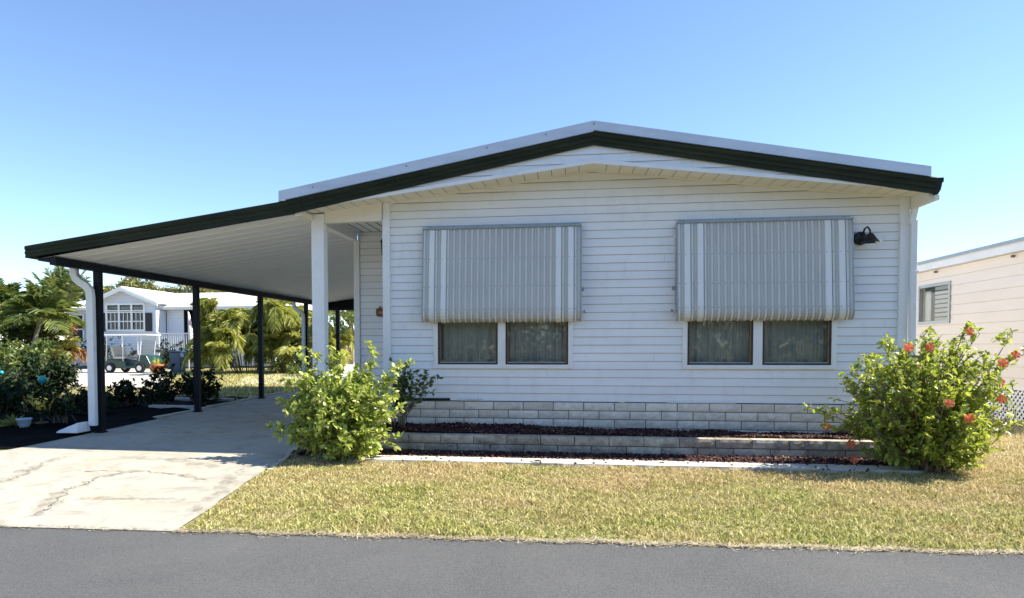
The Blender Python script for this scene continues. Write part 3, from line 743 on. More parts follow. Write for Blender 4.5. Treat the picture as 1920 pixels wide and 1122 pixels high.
ex = MB(); ex.box(1.22, 2.10, YW-.050, YW-.015, .686, .703); ex.build('ledge_board', MT['white_warm'], H, bevel=.004)
ex = MB(); ex.bar((-2.3, YW-.045, .705), (-1.68, YW-.045, .71), .02, .028); o = ex.build('pipe', MT['blackpost'])
tag(o, 'short dark bar lying on the block ledge beside the left bush', 'pipe')
PL = thing('planter_wall', 'low two-course concrete block planter wall in front of the house', 'wall', (0, 8.8, .08))
pb = blocks(-3.62, 4.02, .078, 2, .113, .428, 8.78, .17, MT['pblock'], 'block_course', PL)
mj = MB(); mj.box(-3.60, 4.0, 8.795, 8.93, .04, .285); mj.build('mortar', MT['mortar'], PL)
for (xa, xb) in ((-3.62, -3.45), (3.85, 4.02)):
    e = MB(); e.box(xa+.01, xb-.01, 8.955, 9.37, .08, .293); e.build('end_block', MT['pblock'], PL, bevel=.01, rnd=[.3]*8)
# mulch in the planter and the strip
def chips(name, N, fx, label, size=(.012, .03)):
    V = []; P = fx(N); N = len(P); box = np.array([(-1,-1,-1),(1,-1,-1),(1,1,-1),(-1,1,-1),(-1,-1,1),(1,-1,1),(1,1,1),(-1,1,1)], float)
    Fb = np.array([(0,3,2,1),(4,5,6,7),(0,1,5,4),(1,2,6,5),(2,3,7,6),(3,0,4,7)])
    sc = np.stack([rng.uniform(size[0], size[1], N), rng.uniform(.005, .013, N), rng.uniform(.003, .008, N)], 1)
    A = rng.uniform(0, 2*np.pi, N); B = rng.uniform(-.7, .7, N); ca, sa, cb, sb = np.cos(A), np.sin(A), np.cos(B), np.sin(B)
    X = np.stack([ca*cb, sa*cb, sb], 1); Y = np.stack([-sa, ca, 0*ca], 1); Z = np.cross(X, Y)
    L = box[None]*sc[:, None, :]
    V = P[:, None, :]+L[..., :1]*X[:, None]+L[..., 1:2]*Y[:, None]+L[..., 2:]*Z[:, None]
    F = (Fb[None]+(np.arange(N)*8)[:, None, None]).reshape(-1, 4)
    o = np_mesh(name, V.reshape(-1, 3), F, MT['mulch'], rnd=np.repeat(rng.random(N), 8))
    return tag(o, label, 'mulch', kind='stuff')
def mtop(x, y): return .30+.075*np.clip((y-8.95)/.42, 0, 1)*np.clip(1.0-(x+1.5)/4.0, .25, 1)+.018*np.sin(x*5+y*9)*np.sin(x*2.3)
def pm(N):
    x = rng.uniform(-3.42, 3.84, N); y = rng.uniform(8.97, 9.37, N); return np.stack([x, y, mtop(x, y)+rng.uniform(-.012, .008, N)], 1)
chips('planter_mulch', 9000, pm, 'dark red mulch heaped inside the block planter')
mb = MB(); V = []; nn = 90
for i in range(nn):
    x = -3.43+7.28*i/(nn-1)
    for y in (8.953, 9.1, 9.25, 9.385): V.append((x, y, float(mtop(x, y))-.012))
mb.add(V, [(i*4+j, (i+1)*4+j, (i+1)*4+j+1, i*4+j+1) for i in range(nn-1) for j in range(3)])
tag(mb.build('planter_soil', MT['mulchbase']), 'dark soil under the red mulch in the planter', 'soil', kind='stuff')
def sm(N):
    x = rng.uniform(-3.45, 4.3, N); y = 8.80-rng.random(N)**.85*.49; return np.stack([x, y, .080+.02*rng.random(N)], 1)
chips('border_mulch', 6500, sm, 'reddish mulch strip between planter wall and pale walkway', (.010, .026))
def lit(N):
    x = rng.uniform(-3.3, 4.5, N); y = 7.9+rng.random(N)*.5; return np.stack([x, y, .096+0*x], 1)
chips('fallen_leaf_litter', 60, lit, 'scattered bark chips lying on the pale walkway', (.006, .016))
mb = MB(); mb.add([(-3.5, 8.34, .080), (4.4, 8.34, .080), (4.4, 8.79, .084), (-3.5, 8.79, .084)], [(0, 1, 2, 3)])
tag(mb.build('border_soil', MT['mulchbase']), 'dark soil strip at the foot of the planter wall', 'soil', kind='stuff')
sp = MB(); sp.lathe((-.42, 8.09, .088), [(.075, 0), (.075, .012), (.055, .014), (.05, .002), (.0, .002)], 20)
sp.lathe((-.42, 8.09, .090), [(.03, 0), (.028, .014), (.0, .016)], 12, 1)
tag(sp.build('sprinkler_head', [MT['kerb'], MT['black']]), 'small round sprinkler head set in the pale walkway', 'sprinkler')

# plaque by the porch
pq = MB(); cx, cz = -3.07, 1.99; pts = []
for i in range(28):
    a = 2*math.pi*i/28; pts.append((cx+.115*math.copysign(abs(math.cos(a))**.5, math.cos(a)), cz+.075*math.copysign(abs(math.sin(a))**.5, math.sin(a))))
pq.prismy(pts, 10.98, 11.006); pq.box(cx-.06, cx-.04, 10.985, 11.0, cz+.07, cz+.10)
PQ = thing('wall_plaque', 'small brown and orange plaque on the recessed porch wall', 'plaque', (cx, 11.0, cz))
pq.build('board', MT['plaque'], PQ)
e = MB()
for k in range(5):
    e.lathe((cx-.05+k*.025, 10.979, cz-.005), [(.022, 0), (.018, .006), (.0, .008)], 10, axis=(0, -1, 0))
e.build('ornament', MT['orange'], PQ)

# ------------------------------------------------------------------ carport
CP = thing('carport', 'long open carport with pale ribbed ceiling, dark green edge and slim dark posts', 'carport', (-7.3, 9.8, .1))
def cz_(x): return 2.702+(x+7.45)*.135
mb = MB(); V = []; ysr = []; y = 8.93
while y < 19.95:
    ysr += [(y, 0), (y+.27, 0), (y+.278, .009), (y+.297, .009)]; y += .305
for yy, d in ysr: V += [(-7.52, yy, cz_(-7.52)+d), (-3.62, yy, cz_(-3.62)+d)]
mb.add(V, [(2*i, 2*i+2, 2*i+3, 2*i+1) for i in range(len(ysr)-1)])
mb.build('ceiling', MT['ceil'], CP)
mb = MB(); mb.rake(-3.90, 3.368, -7.66, 2.862, [(8.93, 0), (20, 0), (20, -.03), (8.93, -.03)]); mb.build('roof', MT['roofmetal'], CP)
mb = MB(); mb.rake(-3.585, up_z(-3.585), -3.90, 3.372, FQ); mb.rake(-3.90, 3.372, -7.69, 2.868, FQ, 0, FP)
mb.build('front_fascia', MT['dark'], CP)
mb = MB(); mb.box(-7.70, -7.66, 8.90, 20, 2.70, 2.866); mb.box(-7.66, -7.54, 8.92, 20, 2.70, 2.725); mb.build('side_gutter', MT['dark'], CP)
mb = MB(); mb.box(-7.35, -7.25, 8.93, 19.95, 2.60, 2.705); mb.box(-7.53, -7.36, 8.93, 19.95, 2.66, 2.698); mb.build('side_beam', MT['blackpost'], CP)
mb = MB(); mb.add([(-7.24, 19.9, 2.50), (-3.6, 19.9, 2.50), (-3.6, 19.9, 3.22), (-7.24, 19.9, 2.73), (-7.24, 20.0, 2.50), (-3.6, 20.0, 2.50), (-3.6, 20.0, 3.22), (-7.24, 20.0, 2.73)],
    [(0, 1, 2, 3), (7, 6, 5, 4), (0, 4, 5, 1)]); mb.build('end_beam', MT['blackpost'], CP)
for y in (9.87, 12.69, 15.50, 18.32):
    mb = MB(); mb.box(-7.35, -7.25, y-.05, y+.05, .08, 2.60); mb.box(-7.37, -7.23, y-.07, y+.07, .08, G(0, y)+.035); mb.build('post', MT['blackpost'], CP, bevel=.004)
mb = MB(); mb.box(-7.0, -6.9, 19.88, 19.98, .1, 2.50); mb.build('post', MT['blackpost'], CP)
def dspout(y, w1, w2, foot=True):
    mb = MB(); P = [(-7.60, y, 2.72), (-7.60, y, 2.56), (-7.57, y, 2.49), (-7.50, y, 2.43), (-7.40, y, 2.37), (-7.345, y, 2.30), (-7.335, y, 2.20), (-7.335, y, .22)]
    # swept rectangle
    V = []
    for i, p in enumerate(P):
        a = P[max(i-1, 0)]; b = P[min(i+1, len(P)-1)]; d = Vector(b)-Vector(a); d.normalize(); s = d.cross(Vector((0, 1, 0))).normalized()
        for sx, sy in ((-1, -1), (1, -1), (1, 1), (-1, 1)): V.append(Vector(p)+s*sx*w1/2+Vector((0, 1, 0))*sy*w2/2)
    F = [(i*4+k, i*4+(k+1) % 4, (i+1)*4+(k+1) % 4, (i+1)*4+k) for i in range(len(P)-1) for k in range(4)]+[(0, 1, 2, 3), (28, 29, 30, 31)]
    mb.add(V, F); mb.build('downspout', MT['white_col'], CP, bevel=.01)
dspout(9.74, .115, .08); dspout(18.2, .09, .07)
sb = MB(); sb.add([(-7.78, 9.48, .13), (-7.42, 9.48, .13), (-7.42, 9.80, .13), (-7.78, 9.80, .13), (-7.76, 9.50, .16), (-7.44, 9.53, .29), (-7.44, 9.78, .29), (-7.76, 9.78, .16)],
    [(0, 3, 2, 1), (4, 5, 6, 7), (0, 1, 5, 4), (1, 2, 6, 5), (2, 3, 7, 6), (3, 0, 4, 7)])
tag(sb.build('splash_block', MT['white_col'], bevel=.02), 'white concrete splash block under the front carport downspout', 'splash block')

# ------------------------------------------------------------------ plants
def unit(n): v = rng.normal(size=(n, 3)); return v/np.linalg.norm(v, axis=1)[:, None]
def leaves(name, P, D, S, mat, parent, ratio=.5, fold=.25, tone=None, curl=.15):
    """P base points, D directions, S lengths; six-point leaves folded on the midrib"""
    N = len(P); D = D/np.linalg.norm(D, axis=1)[:, None]
    up = np.array([0, 0, 1.])+.6*rng.normal(size=(N, 3)); W = np.cross(D, up); W /= np.linalg.norm(W, axis=1)[:, None]+1e-9
    U = np.cross(W, D); w = (S*ratio/2)[:, None]; S_ = S[:, None]
    sag = -np.array([0, 0, 1.])*S_*curl
    b = P; l1 = P+D*S_*.3-W*w*.85+U*w*fold; r1 = P+D*S_*.3+W*w*.85+U*w*fold
    l2 = P+D*S_*.68-W*w*.8+U*w*fold+sag*.5; r2 = P+D*S_*.68+W*w*.8+U*w*fold+sag*.5; tp = P+D*S_+sag
    V = np.stack([b, r1, r2, tp, l2, l1], 1).reshape(-1, 3); k = np.arange(N)*6
    F = np.concatenate([np.stack([k, k+1, k+2, k+3], 1), np.stack([k, k+3, k+4, k+5], 1)])
    tone = rng.random(N) if tone is None else np.clip(tone, 0, 1)
    return np_mesh(name, V, F, mat, parent, rnd=np.repeat(tone, 6))
def bez(a, b, c, t): return a*(1-t)**2+b*2*t*(1-t)+c*t*t
def bush(name, base, cen, rad, nst, twigs, lpt, lsize, mat, bark, label, cat, ratio=.55, thick=.012, flowers=0, fpts=(), spikes=(), low=-.35, group=None, gap=0.0, tipb=.25):
    base, cen, rad = map(np.array, (base, cen, rad)); T = thing(name, label, cat, tuple(base), group)
    st = MB(); P = []; D = []; S = []; tn = []; tips = []
    dirs = unit(nst*3); dirs = dirs[dirs[:, 2] > low][:nst]
    ends = [cen+d*rad*rng.uniform(.68, 1.02) for d in dirs]+[np.array(s) for s in spikes]
    for ei, e in enumerate(ends):
        b = base+np.array([rng.normal()*.07, rng.normal()*.07, 0]); m = b+(e-b)*np.array([.35, .35, .65])+rng.normal(size=3)*.06
        sp_ = ei >= nst
        pts = [bez(b, m, e, t_) for t_ in np.linspace(0, 1, 8)]
        st.tube(pts, [thick*(1-.75*i/7) for i in range(8)], 5)
        nt_ = twigs if not sp_ else twigs+2
        for k in range(nt_):
            t_ = rng.uniform(.35 if not sp_ else .6, 1.0) if k else 1.0
            q = bez(b, m, e, t_); dd = (e-b)/np.linalg.norm(e-b)*.6+unit(1)[0]*.8+np.array([0, 0, .35])
            dd /= np.linalg.norm(dd); L_ = rng.uniform(.08, .24)*(rad.mean()/.8 if not sp_ else .6); q2 = q+dd*L_
            if k % 2 == 0: st.tube([q, q+dd*L_*.5+unit(1)[0]*.01, q2], [thick*.35, thick*.28, thick*.15], 4)
            for j in range(lpt):
                u = rng.uniform(.15, 1)**.7; pp = q+dd*L_*u; ld = dd*.5+unit(1)[0]; ld[2] += .15
                P.append(pp); D.append(ld); S.append(lsize*(.45+.85*rng.random()**1.2))
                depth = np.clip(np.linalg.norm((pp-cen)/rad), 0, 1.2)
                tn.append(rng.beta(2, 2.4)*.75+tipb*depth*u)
            tips.append((q2, dd))
    st.build('stem', bark, T, smooth=True)
    leaves('foliage', np.array(P), np.array(D), np.array(S), mat, T, ratio, .25, np.array(tn))
    for fp in fpts:
        fp = np.array(fp); fd = np.array([rng.uniform(-.5, .5), -1., rng.uniform(-.1, .5)]); fd /= np.linalg.norm(fd)
        u = np.cross(fd, [0, 0, 1]); u /= np.linalg.norm(u); v = np.cross(u, fd); fl = MB(); rn = []
        ph = rng.uniform(0, 6)
        for k in range(5):
            a = ph+k*2*math.pi/5; rd = u*math.cos(a)+v*math.sin(a); sd_ = np.cross(fd, rd); s_ = .043
            V = [fp, fp+rd*s_*.5-sd_*s_*.36+fd*s_*.3, fp+rd*s_*.95-sd_*s_*.46+fd*s_*.2, fp+rd*s_*1.15+fd*s_*.05, fp+rd*s_*.95+sd_*s_*.46+fd*s_*.1, fp+rd*s_*.5+sd_*s_*.36+fd*s_*.15]
            fl.add(V, [(0, 1, 2, 3), (0, 3, 4, 5)]); rn += [rng.random()]*6
        f = fl.build('flower', MT['petal'], T, rnd=rn)
        s2 = MB(); s2.tube([fp, fp+fd*.05], [.004, .003], 5); s2.build('stamen', MT['stamen'], f)
    return T

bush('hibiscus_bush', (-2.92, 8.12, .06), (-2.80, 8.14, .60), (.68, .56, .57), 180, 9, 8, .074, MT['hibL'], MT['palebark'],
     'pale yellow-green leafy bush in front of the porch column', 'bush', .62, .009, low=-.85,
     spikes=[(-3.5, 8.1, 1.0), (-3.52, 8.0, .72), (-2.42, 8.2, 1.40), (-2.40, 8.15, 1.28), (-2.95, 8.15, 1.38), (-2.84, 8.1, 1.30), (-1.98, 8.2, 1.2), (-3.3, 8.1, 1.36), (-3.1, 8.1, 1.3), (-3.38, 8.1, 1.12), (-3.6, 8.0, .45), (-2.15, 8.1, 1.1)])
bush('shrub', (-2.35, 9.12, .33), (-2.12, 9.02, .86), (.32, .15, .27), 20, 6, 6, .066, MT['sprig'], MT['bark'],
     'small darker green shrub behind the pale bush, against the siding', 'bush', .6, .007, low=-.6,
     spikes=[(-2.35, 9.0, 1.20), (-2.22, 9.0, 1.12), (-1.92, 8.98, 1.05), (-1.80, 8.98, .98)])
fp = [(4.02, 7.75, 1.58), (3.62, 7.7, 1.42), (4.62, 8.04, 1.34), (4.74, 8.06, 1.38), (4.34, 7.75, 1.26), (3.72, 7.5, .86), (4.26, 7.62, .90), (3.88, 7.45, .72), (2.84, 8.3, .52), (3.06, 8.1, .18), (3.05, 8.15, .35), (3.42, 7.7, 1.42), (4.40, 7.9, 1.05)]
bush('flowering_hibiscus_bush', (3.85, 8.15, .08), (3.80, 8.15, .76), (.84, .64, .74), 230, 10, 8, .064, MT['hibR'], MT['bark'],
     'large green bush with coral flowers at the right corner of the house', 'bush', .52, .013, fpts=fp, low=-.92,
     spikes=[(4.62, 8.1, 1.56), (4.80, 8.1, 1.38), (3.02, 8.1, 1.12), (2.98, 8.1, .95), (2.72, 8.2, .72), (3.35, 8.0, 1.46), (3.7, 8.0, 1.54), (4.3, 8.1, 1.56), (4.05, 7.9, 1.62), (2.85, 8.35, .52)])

def frond(st, P, D, S, T_, org, az, el, L, droop, nl, ll, tone):
    org = np.array(org, float); d = np.array([math.cos(az)*math.cos(el), math.sin(az)*math.cos(el), math.sin(el)])
    pts = []
    for i in range(9):
        t_ = i/8; pts.append(org+d*L*t_+np.array([0, 0, -droop*L*t_*t_]))
    st.tube(pts, [.016*(1-.8*i/8)*L/1.5 for i in range(9)], 4, cap=False)
    side = np.array([-math.sin(az), math.cos(az), 0])
    for k in range(nl):
        t_ = .14+.86*(k+.5)/nl; q = org+d*L*t_+np.array([0, 0, -droop*L*t_*t_])
        tg = d+np.array([0, 0, -2*droop*t_]); tg /= np.linalg.norm(tg); l_ = ll*math.sin(math.pi*(.12+.80*t_))**.7*rng.uniform(.8, 1.1)
        for s_ in (-1, 1):
            dd = side*s_*.8+tg*.75+np.array([0, 0, .12 if droop < .7 else -.35])+rng.normal(size=3)*.12
            P.append(q); D.append(dd); S.append(l_); T_.append(np.clip(tone+rng.normal()*.18, 0, 1))
def palm(name, base, trunk_pts, r0_, nf, L, ll, mat, label, els=(-.1, 1.3), droop=.4, nl=26, tone=.5, tmat=None, group=None, dead=0):
    T = thing(name, label, 'palm', base, group); tb = MB(); tb.tube([base]+list(trunk_pts), [r0_]+[r0_*.7]*len(trunk_pts), 10)
    tb.build('trunk', tmat or MT['palebark'], T, smooth=True)
    st = MB(); P, D, S, tn = [], [], [], []; top = trunk_pts[-1]; a0 = rng.uniform(0, 6)
    for k in range(nf):
        el = els[1]+(els[0]-els[1])*(k/nf); frond(st, P, D, S, tn, top, a0+k*2.4, el, L*rng.uniform(.8, 1.1), droop*rng.uniform(.7, 1.3), nl, ll, tone+.15*math.sin(k))
    st.build('frond_stalk', MT['cane'], T); leaves('crown', np.array(P), np.array(D), np.array(S), mat, T, .10, .4, np.array(tn), .3)
    return T
palm('palm_tree', (-14.75, 17.0, .2), [(-14.6, 17, 1.3), (-14.3, 17, 2.15)], .075, 24, 1.25, .50, MT['palmleaf'], 'palm with a pale leaning trunk near the left photo edge', (.0, 1.5), .38, 34)
palm('palm_tree', (-17.2, 19.0, .2), [(-17.2, 19, 1.8), (-17.3, 19, 2.5)], .07, 26, 1.5, .60, MT['palmleaf'], 'leftmost drooping palm cut by the left photo edge', (-.1, 1.5), .40, 34, tone=.35)
palm('palm_tree', (-15.9, 20.0, .2), [(-15.9, 20, 1.8), (-16.0, 20, 2.55)], .07, 20, 1.55, .46, MT['palmleaf'], 'upright feathery palm standing highest beside the white neighbour roof', (.75, 1.55), .12, 34, tone=.6)
palm('palm_tree', (-15.6, 18.0, .2), [(-15.6, 18, 1.0), (-15.5, 18, 1.6)], .07, 24, 1.2, .48, MT['palmleaf'], 'low shaggy palm between the leaning palm and the left photo edge', (-.1, 1.45), .40, 30, tone=.3)
def clump(name, base, rb, ncane, hgt, spread, L, ll, mat, label, nfr=4, tone=.5, cane=.02, ratio=.1, nl=24, droop=.5, group=None, leafname='crown'):
    T = thing(name, label, 'palm', base, group); cb = MB(); st = cb; P, D, S, tn = [], [], [], []; b = np.array(base)
    for k in range(ncane):
        a = rng.uniform(0, 2*np.pi); r = rb*math.sqrt(rng.random()); p0 = b+np.array([math.cos(a)*r, math.sin(a)*r, 0]); h = hgt*rng.uniform(.25, 1)
        p1 = p0+np.array([math.cos(a)*spread*r/rb*.3, math.sin(a)*spread*r/rb*.3, h*.6]); p2 = p0+np.array([math.cos(a)*spread*r/rb, math.sin(a)*spread*r/rb, h])
        cb.tube([p0, p1, p2], [cane, cane*.8, cane*.6], 5)
        for j in range(nfr): frond(st, P, D, S, tn, p2, a+rng.normal()*1.2, rng.uniform(.9, 1.5), L*rng.uniform(.7, 1.1), droop*rng.uniform(.6, 1.4), nl, ll, tone+rng.normal()*.12)
    cb.build('trunk', MT['cane'], T, smooth=True)
    leaves(leafname, np.array(P), np.array(D), np.array(S), mat, T, ratio, .4, np.array(tn), .35); return T
clump('areca_palm', (-14.5, 29.5, .2), .6, 28, 2.7, 1.25, 1.9, .55, MT['areca'], 'big clumping areca palm right of the white neighbour house', 6, .55, droop=.85, ratio=.11, nl=40)
clump('areca_palm', (-13.4, 30.6, .2), .4, 20, 2.9, 1.1, 1.8, .55, MT['areca'], 'middle areca palm clump between the two others, above the sunny far lawn', 6, .5, droop=.85, ratio=.11, nl=40)
clump('areca_palm', (-12.2, 31.0, .2), .6, 22, 2.2, 1.3, 1.8, .6, MT['areca'], 'second areca palm clump behind the rear carport downspout', 6, .65, droop=.85, ratio=.11, nl=40)
clump('bamboo_palm', (-14.9, 18.2, .2), .25, 9, 2.0, .3, .8, .35, MT['croton'], 'yellow-green cane plant in front of the neighbour house corner', 4, .65, .018, .16, 14)
clump('dry_palm', (-15.1, 18.8, .2), .12, 6, 2.2, .2, .9, .35, MT['deadleaf'], 'brown drooping dry frond plant beside the cane plant', 4, .5, .02, .16, 14, .9)

def tree(name, base, th, cen, rad, nclump, per, ls, mat, label, group=None, trunkr=.2):
    T = thing(name, label, 'tree', base, group); tb = MB(); b = np.array(base); c_ = np.array(cen); rd = np.array(rad)
    tb.tube([b, b+(c_-b)*np.array([.4, .4, .5]), c_-np.array([0, 0, rd[2]*.3])], [trunkr, trunkr*.75, trunkr*.5], 8)
    P, D, S, tn = [], [], [], []
    for k in range(nclump):
        d = unit(1)[0]; d[2] = abs(d[2])*1.0-.35*rng.random(); q = c_+d*rd*rng.uniform(.45, 1.0); cr = rd.mean()*rng.uniform(.16, .34); ct = rng.uniform(-.2, .2)
        if k % 3 == 0: tb.tube([c_-np.array([0, 0, rd[2]*.4]), (c_+q)/2+rng.normal(size=3)*.2, q], [trunkr*.35, trunkr*.2, trunkr*.08], 5)
        pp = q+unit(per)*cr*(rng.random((per, 1))**.5)*np.array([1, 1, .7])
        P.append(pp); D.append(unit(per)+d*.4); S.append(ls*rng.uniform(.6, 1.3, per)); tn.append(.45+ct+rng.normal(size=per)*.2)
    tb.build('trunk', MT['bark'], T, smooth=True)
    leaves('crown', np.concatenate(P), np.concatenate(D), np.concatenate(S), mat, T, .55, .2, np.concatenate(tn)); return T
GT = 'trees behind the white neighbour house'
tree('oak_tree', (-35, 52, .2), 3, (-35.0, 52, 5.0), (3.6, 3, 2.3), 60, 110, .26, MT['oak'], 'olive crown behind the neighbour gable, between first and second carport post', GT)
tree('oak_tree', (-30, 54, .2), 3, (-30.0, 54, 5.2), (4.0, 3, 2.4), 60, 110, .26, MT['oak'], 'yellowish crown above the neighbour roof left of the second carport post', GT)
tree('oak_tree', (-25, 52, .2), 3, (-24.0, 50, 4.8), (3.8, 3, 2.4), 60, 110, .26, MT['oak'], 'olive crown above the neighbour roof right of the second carport post', GT)
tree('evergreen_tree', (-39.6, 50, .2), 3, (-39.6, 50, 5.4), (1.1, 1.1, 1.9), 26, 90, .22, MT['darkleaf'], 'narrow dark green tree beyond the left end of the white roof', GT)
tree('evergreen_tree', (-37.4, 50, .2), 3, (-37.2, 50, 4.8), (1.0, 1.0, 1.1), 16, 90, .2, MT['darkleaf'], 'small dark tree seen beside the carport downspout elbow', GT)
tree('broadleaf_tree', (-14.5, 44, .2), 3, (-14.5, 44, 3.6), (3.6, 2.5, 2.2), 50, 110, .22, MT['areca'], 'light green tree seen past the rear carport posts', GT)
tree('broadleaf_tree', (-9.3, 30, .2), 3, (-9.6, 30, 2.1), (1.7, 1.4, 1.6), 34, 110, .13, MT['palmleaf'], 'leafy green tree just left of the porch column', GT, .1)
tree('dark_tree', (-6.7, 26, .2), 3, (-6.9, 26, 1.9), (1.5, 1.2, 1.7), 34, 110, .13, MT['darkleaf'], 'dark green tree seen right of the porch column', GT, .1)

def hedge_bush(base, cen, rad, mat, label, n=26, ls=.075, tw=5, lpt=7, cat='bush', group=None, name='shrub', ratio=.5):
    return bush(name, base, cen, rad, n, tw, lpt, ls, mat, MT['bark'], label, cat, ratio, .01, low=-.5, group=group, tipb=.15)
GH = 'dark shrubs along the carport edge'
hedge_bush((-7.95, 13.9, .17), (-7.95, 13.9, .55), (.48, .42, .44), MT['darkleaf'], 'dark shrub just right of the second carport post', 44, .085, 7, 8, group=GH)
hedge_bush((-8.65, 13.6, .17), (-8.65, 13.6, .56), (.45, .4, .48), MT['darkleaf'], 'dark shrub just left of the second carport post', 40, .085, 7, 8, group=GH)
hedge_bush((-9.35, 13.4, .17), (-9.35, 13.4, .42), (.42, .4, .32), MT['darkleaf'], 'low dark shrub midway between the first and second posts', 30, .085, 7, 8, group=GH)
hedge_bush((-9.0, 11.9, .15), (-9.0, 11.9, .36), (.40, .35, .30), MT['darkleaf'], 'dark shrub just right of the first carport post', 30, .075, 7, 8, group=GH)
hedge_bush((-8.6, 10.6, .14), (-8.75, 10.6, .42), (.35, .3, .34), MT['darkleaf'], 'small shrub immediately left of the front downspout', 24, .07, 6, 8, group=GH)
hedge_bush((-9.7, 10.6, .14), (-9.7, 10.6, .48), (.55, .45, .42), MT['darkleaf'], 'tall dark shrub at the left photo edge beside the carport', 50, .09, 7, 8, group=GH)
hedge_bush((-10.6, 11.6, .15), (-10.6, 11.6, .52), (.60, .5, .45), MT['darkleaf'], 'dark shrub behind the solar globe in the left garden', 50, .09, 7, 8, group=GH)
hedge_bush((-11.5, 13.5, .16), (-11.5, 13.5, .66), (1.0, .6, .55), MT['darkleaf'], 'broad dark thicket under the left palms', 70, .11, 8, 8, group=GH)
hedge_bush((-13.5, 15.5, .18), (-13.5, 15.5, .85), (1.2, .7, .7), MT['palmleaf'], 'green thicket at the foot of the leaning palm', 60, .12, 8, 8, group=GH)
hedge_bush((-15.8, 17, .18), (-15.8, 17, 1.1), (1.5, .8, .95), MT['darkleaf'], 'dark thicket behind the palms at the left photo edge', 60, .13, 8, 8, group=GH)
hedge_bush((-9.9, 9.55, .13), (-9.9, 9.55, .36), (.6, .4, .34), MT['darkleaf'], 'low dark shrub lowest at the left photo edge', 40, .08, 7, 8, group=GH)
GF = 'shrubs in front of the white neighbour house'
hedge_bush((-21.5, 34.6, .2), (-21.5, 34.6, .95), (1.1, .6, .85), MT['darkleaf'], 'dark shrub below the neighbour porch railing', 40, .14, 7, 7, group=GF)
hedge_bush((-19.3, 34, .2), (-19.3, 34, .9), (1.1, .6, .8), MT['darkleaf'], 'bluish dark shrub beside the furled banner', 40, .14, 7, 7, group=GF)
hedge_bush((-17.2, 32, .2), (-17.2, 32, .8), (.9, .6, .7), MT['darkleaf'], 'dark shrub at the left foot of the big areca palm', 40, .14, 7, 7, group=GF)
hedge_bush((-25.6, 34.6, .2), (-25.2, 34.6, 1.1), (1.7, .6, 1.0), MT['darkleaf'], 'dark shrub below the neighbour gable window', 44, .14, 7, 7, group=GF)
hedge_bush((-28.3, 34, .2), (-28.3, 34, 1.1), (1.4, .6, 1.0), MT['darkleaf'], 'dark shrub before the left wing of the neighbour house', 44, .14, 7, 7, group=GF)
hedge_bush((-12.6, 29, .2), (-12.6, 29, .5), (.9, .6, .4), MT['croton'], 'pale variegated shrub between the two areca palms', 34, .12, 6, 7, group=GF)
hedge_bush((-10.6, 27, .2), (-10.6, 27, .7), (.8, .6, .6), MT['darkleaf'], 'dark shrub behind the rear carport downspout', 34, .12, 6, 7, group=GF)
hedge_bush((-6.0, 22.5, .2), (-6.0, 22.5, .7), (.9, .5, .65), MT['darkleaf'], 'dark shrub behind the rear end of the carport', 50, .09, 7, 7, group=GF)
# spiky garden plants
for i, (x, y, h, lb, mt) in enumerate(((-10.3, 10.1, .42, 'spiky pale bromeliad in the front of the left dark bed', 'croton'), (-9.15, 10.2, .34, 'spiky bromeliad left of the splash block', 'croton'), (-10.0, 12.4, .6, 'tall strappy plant behind the yellow watering can', 'croton'))):
    T = thing('bromeliad', lb, 'plant', (x, y, G(x, y)), 'spiky plants in the left garden bed'); n = 46
    az = rng.uniform(0, 2*np.pi, n); el = rng.uniform(.3, 1.4, n); D = np.stack([np.cos(az)*np.cos(el), np.sin(az)*np.cos(el), np.sin(el)], 1)
    leaves('foliage', np.tile([x, y, G(x, y)+.03], (n, 1)), D, h*rng.uniform(.7, 1.1, n), MT[mt], T, .11, .5, None, .25)

# garden things
def stake(name, x, y, z, label, mat, r=.05):
    T = thing(name, label, 'garden ornament', (x, y, G(x, y))); s = MB(); s.tube([(x, y, G(x, y)), (x, y, z)], .007, 6); s.build('stake', MT['black'], T)
    s = MB(); s.lathe((x, y, z), [(.0, -r), (r*.7, -r*.7), (r, 0), (r*.7, r*.7), (.0, r)], 18); s.build('globe', mat, T, smooth=True)
stake('gazing_globe', -9.25, 11.0, .86, 'larger teal glass garden globe left of the white downspout', MT['teal'], .075)
stake('gazing_globe', -10.05, 11.0, .98, 'small teal garden globe near the left photo edge', MT['teal'], .04)
T = thing('garden_flower', 'orange flower on a dark stem at the left photo edge', 'flower', (-9.45, 9.9, .12)); s = MB(); s.tube([(-9.45, 9.9, .12), (-9.42, 9.9, .62)], .006, 5); s.build('stem', MT['cane'], T)
n = 22; az = rng.uniform(0, 6.28, n); el = rng.uniform(-.2, 1.3, n)
leaves('blossom', np.tile([-9.42, 9.9, .60], (n, 1)), np.stack([np.cos(az)*np.cos(el), np.sin(az)*np.cos(el), np.sin(el)], 1), .075*rng.uniform(.7, 1.2, n), MT['petal'], T, .5)
T = thing('plant_pot', 'pale blue glazed pot in the dark bed left of the splash block', 'pot', (-8.75, 10.0, .13))
s = MB(); s.lathe((-8.75, 10.0, .13), [(.06, 0), (.09, .06), (.11, .13), (.12, .14), (.12, .16), (.10, .16), (.09, .12), (.0, .11)], 24); s.build('bowl', MT['blueglaze'], T, smooth=True)
T = thing('watering_can', 'yellow watering can in the dark bed between shrub and downspout', 'watering can', (-8.95, 10.6, .14))
s = MB(); s.lathe((-8.95, 10.6, .36), [(.10, 0), (.105, .01), (.10, .16), (.06, .18), (.0, .18)], 20); s.build('can_body', MT['yellow'], T, smooth=True)
